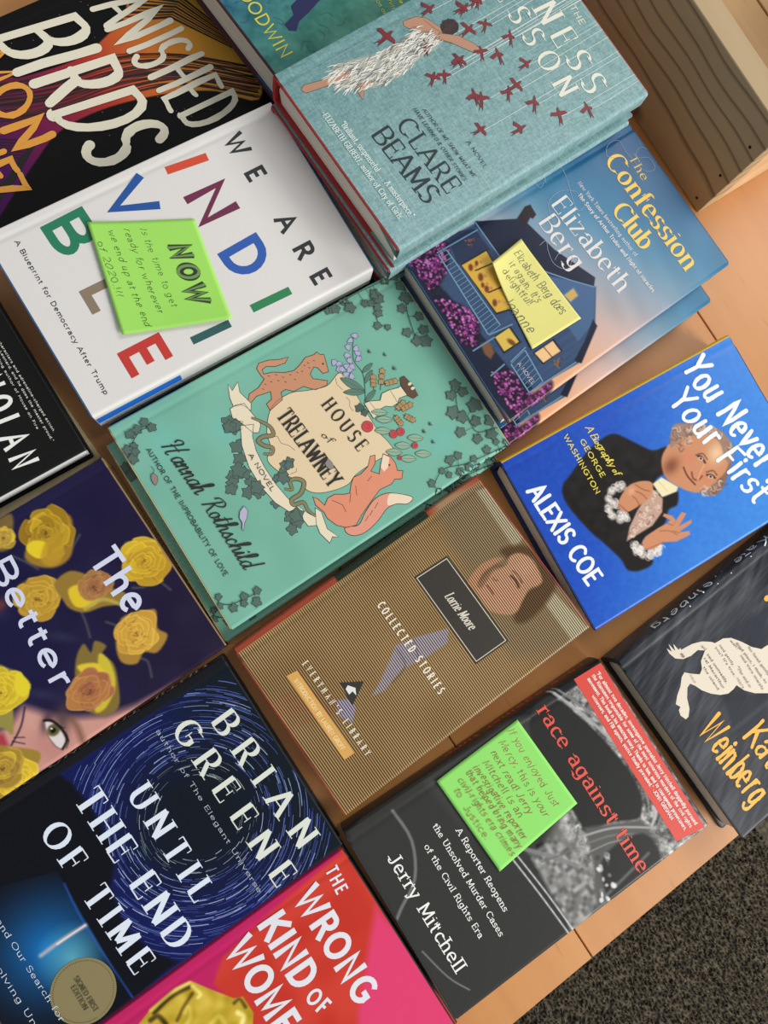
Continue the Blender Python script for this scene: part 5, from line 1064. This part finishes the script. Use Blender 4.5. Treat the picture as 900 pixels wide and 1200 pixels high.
# ================================================================== pink and orange book
B = Book('wrong', 'book', 'pink and orange hardcover with a gold bust and white capitals', board=(30, 24, 26), spine=(200, 40, 100), rough=.35, coat=.35)
A = B.art; A.fill((200, 58, 44)); A.noise(8, 1.5, 1.5, 2)
A.poly(P('-3.14,22.6 0.18,23.31 0.24,21.15 0.55,17.5 0.89,14.59 1.13,13.11 2.16,11.81 5.46,12.62 5.91,11.46 5.43,-7.79 -10.57,1.3'), (192, 34, 98), .15)
A.poly(P('4.61,23.29 9.2,24.13 16.29,24.27 16.51,19.28 13.71,15.73 9.62,18.61 7.71,20.32'), (222, 64, 112), .3); A.blob(*P('0.15,19.12')[0], 1.5, 1, (204, 50, 60), 0, .5)
bust = P('2.07,4.64 1.59,5.89 1.01,7.78 0.87,9.72 1.08,10.74 2.14,11.39 3.75,12.43 4,12.95 5.29,12.98 6.44,12.16 7.4,9.59 4.87,5.45')
A.poly(bust, (196, 168, 52), .05)
for q, c, w_ in ((P('1.36,7.86 1.15,9.12 1.34,10.43'), (60, 44, 16), .3), (P('2.65,8.77 2.15,9.65 1.84,10.41'), (90, 66, 20), .2), (P('1.11,7.72 0.99,9.5 1.14,10.56'), (236, 220, 110), .2), (P('1.44,10.66 2.14,10.81 2.27,10.58'), (244, 232, 130), .2), (P('4.01,12.28 4.03,12.7 4.67,12.75'), (80, 58, 18), .2), (P('4.66,12.16 5.09,12.34 5.42,11.99'), (240, 228, 140), .3), (P('2.55,9.41 2.4,9.79 2.97,9.58 3.22,9.14'), (226, 204, 90), .25), (P('1.61,7.42 1.7,7.93 2.4,8.07'), (60, 44, 16), .3), (P('4.2,10.41 4.1,11.05 4.73,11.1'), (226, 206, 92), .3)): A.line(q, c, w_, .1, .85)
A.noise(26, .6, .6, 9, mask=A.mask(bust, .1))
B.build(); L = B.ink(); WP = (226, 226, 234)
for s_, p, k in (('THE', P('0.49,21.74 2.35,21.55 0.77,22.64'), .16), ('WRONG', P('0.81,18.93 9.16,18.68 0.61,20.96'), .2), ('KIND', P('0.79,16.03 5.86,15.84 0.8,18.14'), .2), ('OF', P('6.68,16.12 8.2,16.41 6.95,17.37'), .18), ('WOMEN', P('0.88,13.44 9.28,13.23 0.8,15.53'), .2)): L.text(s_, p, WP, 'heavy', w=k*.95, xs=.86 if s_ not in ('OF', 'THE') else .8)
L.obj('title_lettering', B.jacket, 'white capital title lettering')

# ================================================================== black book with brushed letters
B = Book('birds', 'book', 'black hardcover with cream brush letters over an orange and purple swirl', board=(30, 24, 20), spine=(20, 20, 20), rough=.42, coat=.25)
A = B.art; A.fill((12, 11, 11)); sw = P('4.22,5.51 4.81,7.44 5.28,10.4 5.29,12.75 4.5,15.37 3.74,17.03 2.49,18.26 2.95,21.45 5.69,23.82 8.43,23.93 11.51,23.94 14.3,22.33 12.23,19.81 10.98,17.09 10.15,14.18 9.71,11.56 9.67,9.24 10,7.43 10.99,5.48 12.16,3.44 13.6,1.05 14.54,-0.81')
mk = A.mask(sw, .06, True); a0, a1 = P('8.29,3.19 9.94,24.27')
A.grad(a0, a1, [(0, (74, 20, 86)), (.22, (120, 30, 70)), (.42, (170, 52, 46)), (.6, (206, 104, 44)), (.8, (216, 148, 50)), (1, (206, 160, 60))], alpha=mk)
B.build(); L = B.ink(); rr = random.Random(8); KK = (24, 18, 18)
for k in range(34):
    t = k/33; a = P('4.5,5.58 5.81,10.09 6.49,14.91 8.45,19.11 11.92,23.68 7.23,4.02 8.73,8.4 9.38,13.19 10.67,17.77 14.15,22.3')
    pts = [(a[i][0]*(1-t)+a[i+5][0]*t+rr.uniform(-.15, .15), a[i][1]*(1-t)+a[i+5][1]*t+rr.uniform(-.25, .25)) for i in range(5)]
    L.line(pts, KK if k % 3 else (90, 26, 30), rr.uniform(.03, .16), sm=True)
for k in range(9):
    t = k/9; p = P('4.02,16.26 5.42,19.95 10.75,24.29 2.03,19.52 4.15,21.72 9.31,25.18')
    L.line([(p[i][0]*(1-t)+p[i+3][0]*t, p[i][1]*(1-t)+p[i+3][1]*t) for i in range(3)], KK, .12 if k % 2 else .2)
for k in range(7):
    t = k/7; p = P('8.46,3.99 9.74,6.2 11.5,3.6 12.75,1.32 9.62,2.88 10.45,4.2 11.22,3.08 11.53,1.79')
    L.line([(p[i][0]*(1-t)+p[i+4][0]*t, p[i][1]*(1-t)+p[i+4][1]*t) for i in range(4)], KK, .11)
for k in range(60):
    x, y = rr.uniform(.5, B.W-.3), rr.uniform(8, B.H-2); L.ell(x, y, .03, .03, (150, 150, 140), n=5)
L.obj('illustration', B.jacket, 'orange and purple line swirl')
L = B.ink(.05); CM = (232, 226, 204)
L.text('VANISHED', P('0.26,14.98 14.26,16.37 0.25,19.4'), CM, 'brush', slant=.12, w=.11, var=.2); L.text('BIRDS', P('1.24,7.66 13.52,8.84 1.32,13.65'), CM, 'brush', slant=.22, w=.125, var=.2)
L.obj('title_lettering', B.jacket, 'cream brush title lettering')
L = B.ink(.05); OY = (226, 158, 62); L.text('SIMON', P('-1.03,5.12 9.89,4.57 -0.91,7.98'), OY, 'brush', w=.18); L.text('JIMENEZ', P('2.15,0.92 12.9,1.12 2.01,3.63'), OY, 'brush', w=.18); L.obj('author_lettering', B.jacket, 'orange brush author lettering')

# ================================================================== blue and green mottled book, two in the stack
B = Book('good', 'book', 'blue green mottled hardcover with yellow lettering left of the teal cloth book', board=(66, 22, 40), spine=(30, 60, 100), rough=.4, coat=.3)
A = B.art; A.grad((0, 0), (B.W, 6), [(0, (40, 84, 124)), (.4, (50, 104, 130)), (.75, (66, 128, 122)), (1, (80, 140, 122))]); A.noise(14, 1.2, 1.2, 3); A.noise(8, .3, .3, 4)
rr = random.Random(12)
for k in range(60):
    x, y = rr.uniform(0, 15), rr.uniform(0, 7); a = rr.uniform(0, 6.3); A.line([(x, y), (x+.4*math.cos(a), y+.4*math.sin(a)), (x+.9*math.cos(a+.7), y+.9*math.sin(a+.7))], (28, 50, 66), .05, .05, .5)
B.build(); L = B.ink(); L.poly(P('12.24,2.92 11.93,3.98 11.27,4.21 11.06,5.05 11.93,6.53 12.36,5.03 12.55,4.03 13.08,3.37 12.77,2.94'), (30, 34, 84)); L.obj('illustration', B.jacket, 'dark blue printed shape')
L = B.ink(.02); YG = (216, 208, 74); L.text('GOODWIN', P('7.44,1.54 14.29,1.13 7.51,2.57'), YG, 'sans', w=.12)
L.obj('author_lettering', B.jacket, 'yellow author lettering')
L = B.ink(.02)
for s_, p in (('AUTHOR OF', P('12.98,10.12 15.41,9.74 13,10.35')), ('THE SUBSTITUTE', P('12.46,11.26 15.41,10.57 12.48,11.49')), ('Unforgettable', P('12.59,11.82 15.31,11.35 12.61,12.2'))): L.text(s_, p, YG, 'sans', w=.15)
L.obj('small_lettering', B.jacket)
q = BOOKS['good']; copy_book(B, 'blue green mottled hardcover, lower copy under the one with yellow lettering', 0, (q[4][0][0]-.1, q[4][0][1]+1.9), B.ang, 'blue green mottled books')

# ================================================================== black thriller on a cream book at the left edge
B = Book('cream', 'book', 'cream coloured book lying under the black book at the left edge', board=(190, 170, 128), spine=(196, 178, 138), rough=.6, coat=.1)
B.art.fill((200, 182, 142)); B.art.noise(5, 1, 1, 2); B.build()
B = Book('lan', 'book', 'black hardcover with tall white capitals at the left edge', wrap=1.1, board=(24, 24, 24), spine=(16, 18, 16), rough=.42, coat=.2)
A = B.art; A.fill((20, 22, 20)); A.C[A.X > B.W-.03] = (226, 226, 224); B.build(); L = B.ink()
L.text('NOLAN', P('6.8,18.57 13.39,17.78 6.85,20.44'), WHITE, 'heavy', xs=.62, w=.15); L.obj('author_lettering', B.jacket, 'tall white capitals')
L = B.ink()
for s_, p in (('for full of vivid characters and adrenaline-charged action.', P('2.16,21.32 12.39,21.33 2.14,21.5')), ('great Elmore Leonard, and he does the master proud."', P('3.22,21.09 12.91,20.92 3.2,21.27')), ('bestselling author of House on Fire', P('4.75,20.74 11.68,20.49 4.74,20.92'))): L.text(s_, p, (214, 214, 206), 'bold', w=.18)
L.obj('quote_lettering', B.jacket)

# ================================================================== sticky notes
def note(key, label, col, lift):
    z, w_, h_, T, q = BOOKS[key]; n = 30; v = []; f = []; c = [Vector((x/100, y/100, 0)) for x, y in q]
    def pt(x, y, l=0):
        u, w = x/w_, y/h_; p = c[0]*(1-u)*(1-w)+c[1]*u*(1-w)+c[2]*u*w+c[3]*(1-u)*w
        return Vector((p.x, p.y, (z+.025+lift(u, w)+l)/100))
    L0 = Vector((c[0].x, c[0].y, (z+.02)/100)); root = bpy.data.objects.new('sticky_note', None); C.objects.link(root); root.location = L0
    tag(root, label, 'sticky note', 'handwritten sticky notes')
    for l in (0, .012):
        for i in range(n+1):
            for j in range(n+1): v.append(tuple(pt(w_*i/n, h_*j/n, l)-L0))
    N = (n+1)**2
    for i in range(n):
        for j in range(n):
            a = i*(n+1)+j; f.append([a, a+1, a+n+2, a+n+1]); f.append([N+a, N+a+n+1, N+a+n+2, N+a+1])
        for a, b_ in ((i*(n+1), (i+1)*(n+1)), ((i+1)*(n+1)+n, i*(n+1)+n), (i+1, i), (n*(n+1)+i, n*(n+1)+i+1)): f.append([a, b_, N+b_, N+a])
    o = mesh_obj('paper', v, f, [mat(col, .75, 'sticky_paper')], root, None, True)
    return root, Ink(lambda x, y, l: tuple(pt(x, y, l)-L0), .018)
r, L = note('note1', 'bright green sticky note reading NOW on the white book', (162, 226, 98), lambda u, w: .06+.9*max(0, u-.55)**2*(.4+w)+.5*max(0, .5-w)**2)
INK = (48, 52, 46)
for s_, p in (('Is the time to get', P('0.56,3.39 6.58,3.72 0.41,3.83')), ('ready for wherever', P('0.57,2.29 6.92,2.7 0.42,2.73')), ('we end up at the end', P('0.64,1.18 7.75,1.61 0.49,1.61')), ('of 2020.!!!', P('1.38,0.24 5.38,0.47 1.24,0.66'))): L.text(s_, p, INK, 'hand', w=.075)
L.text('NOW', P('2.04,4.82 6.49,4.88 1.71,6.45'), INK, 'bold', w=.3, xs=.8); L.layer += 3
L.text('NOW', P('2.04,4.82 6.49,4.88 1.71,6.45'), (112, 150, 82), 'bold', w=.13, xs=.8)
L.obj('handwriting', r, 'dark pen handwriting')
r, L = note('note2', 'pale yellow sticky note with a curled corner on the house book', (228, 222, 132), lambda u, w: .06+1.1*max(0, .5-u-.3*w)**2*2+.5*max(0, u-.7)**2)
for s_, p in (('Elizabeth Berg does', P('0.46,2.52 6.27,2.97 0.49,3.24')), ("it again. It's", P('0.8,1.6 4.55,1.94 0.8,2.21')), ('delightful!', P('1.03,0.66 4.36,1.31 1.03,1.25')), ('Joanne', P('2.89,-0.29 6.18,0.27 2.9,0.43'))): L.text(s_, p, (92, 96, 78), 'hand', w=.075)
L.obj('handwriting', r, 'grey pen handwriting')
r, L = note('note3', 'bright green sticky note full of red brown handwriting on the car book', (140, 220, 104), lambda u, w: .05+.35*max(0, .45-w)**2)
for s_, a in (('If you enjoyed Just', P('0.2,6.32 6.8,5.86 0.24,6.85')), ('Mercy, this is your', P('0.47,5.33 6.86,4.83 0.51,5.86')), ('next read! Jerry', P('0.7,4.41 5.92,3.99 0.74,4.93')), ('Mitchell is an', P('0.93,3.49 5.71,3.34 0.97,4.01')), ('investigative reporter', P('0.81,2.72 7.09,2.62 0.85,3.24')), ('that helped bring many', P('0.7,2.06 7.31,1.97 0.74,2.58')), ('civil-rights era crimes', P('0.86,1.28 7.38,1.27 0.91,1.79')), ('to', P('1.21,0.65 1.9,0.6 1.25,1.15')), ('Justice.', P('2.59,0.43 5.31,0.46 2.64,0.94'))): L.text(s_, a, (150, 84, 52), 'hand', w=.085)
L.obj('handwriting', r, 'red brown pen handwriting')
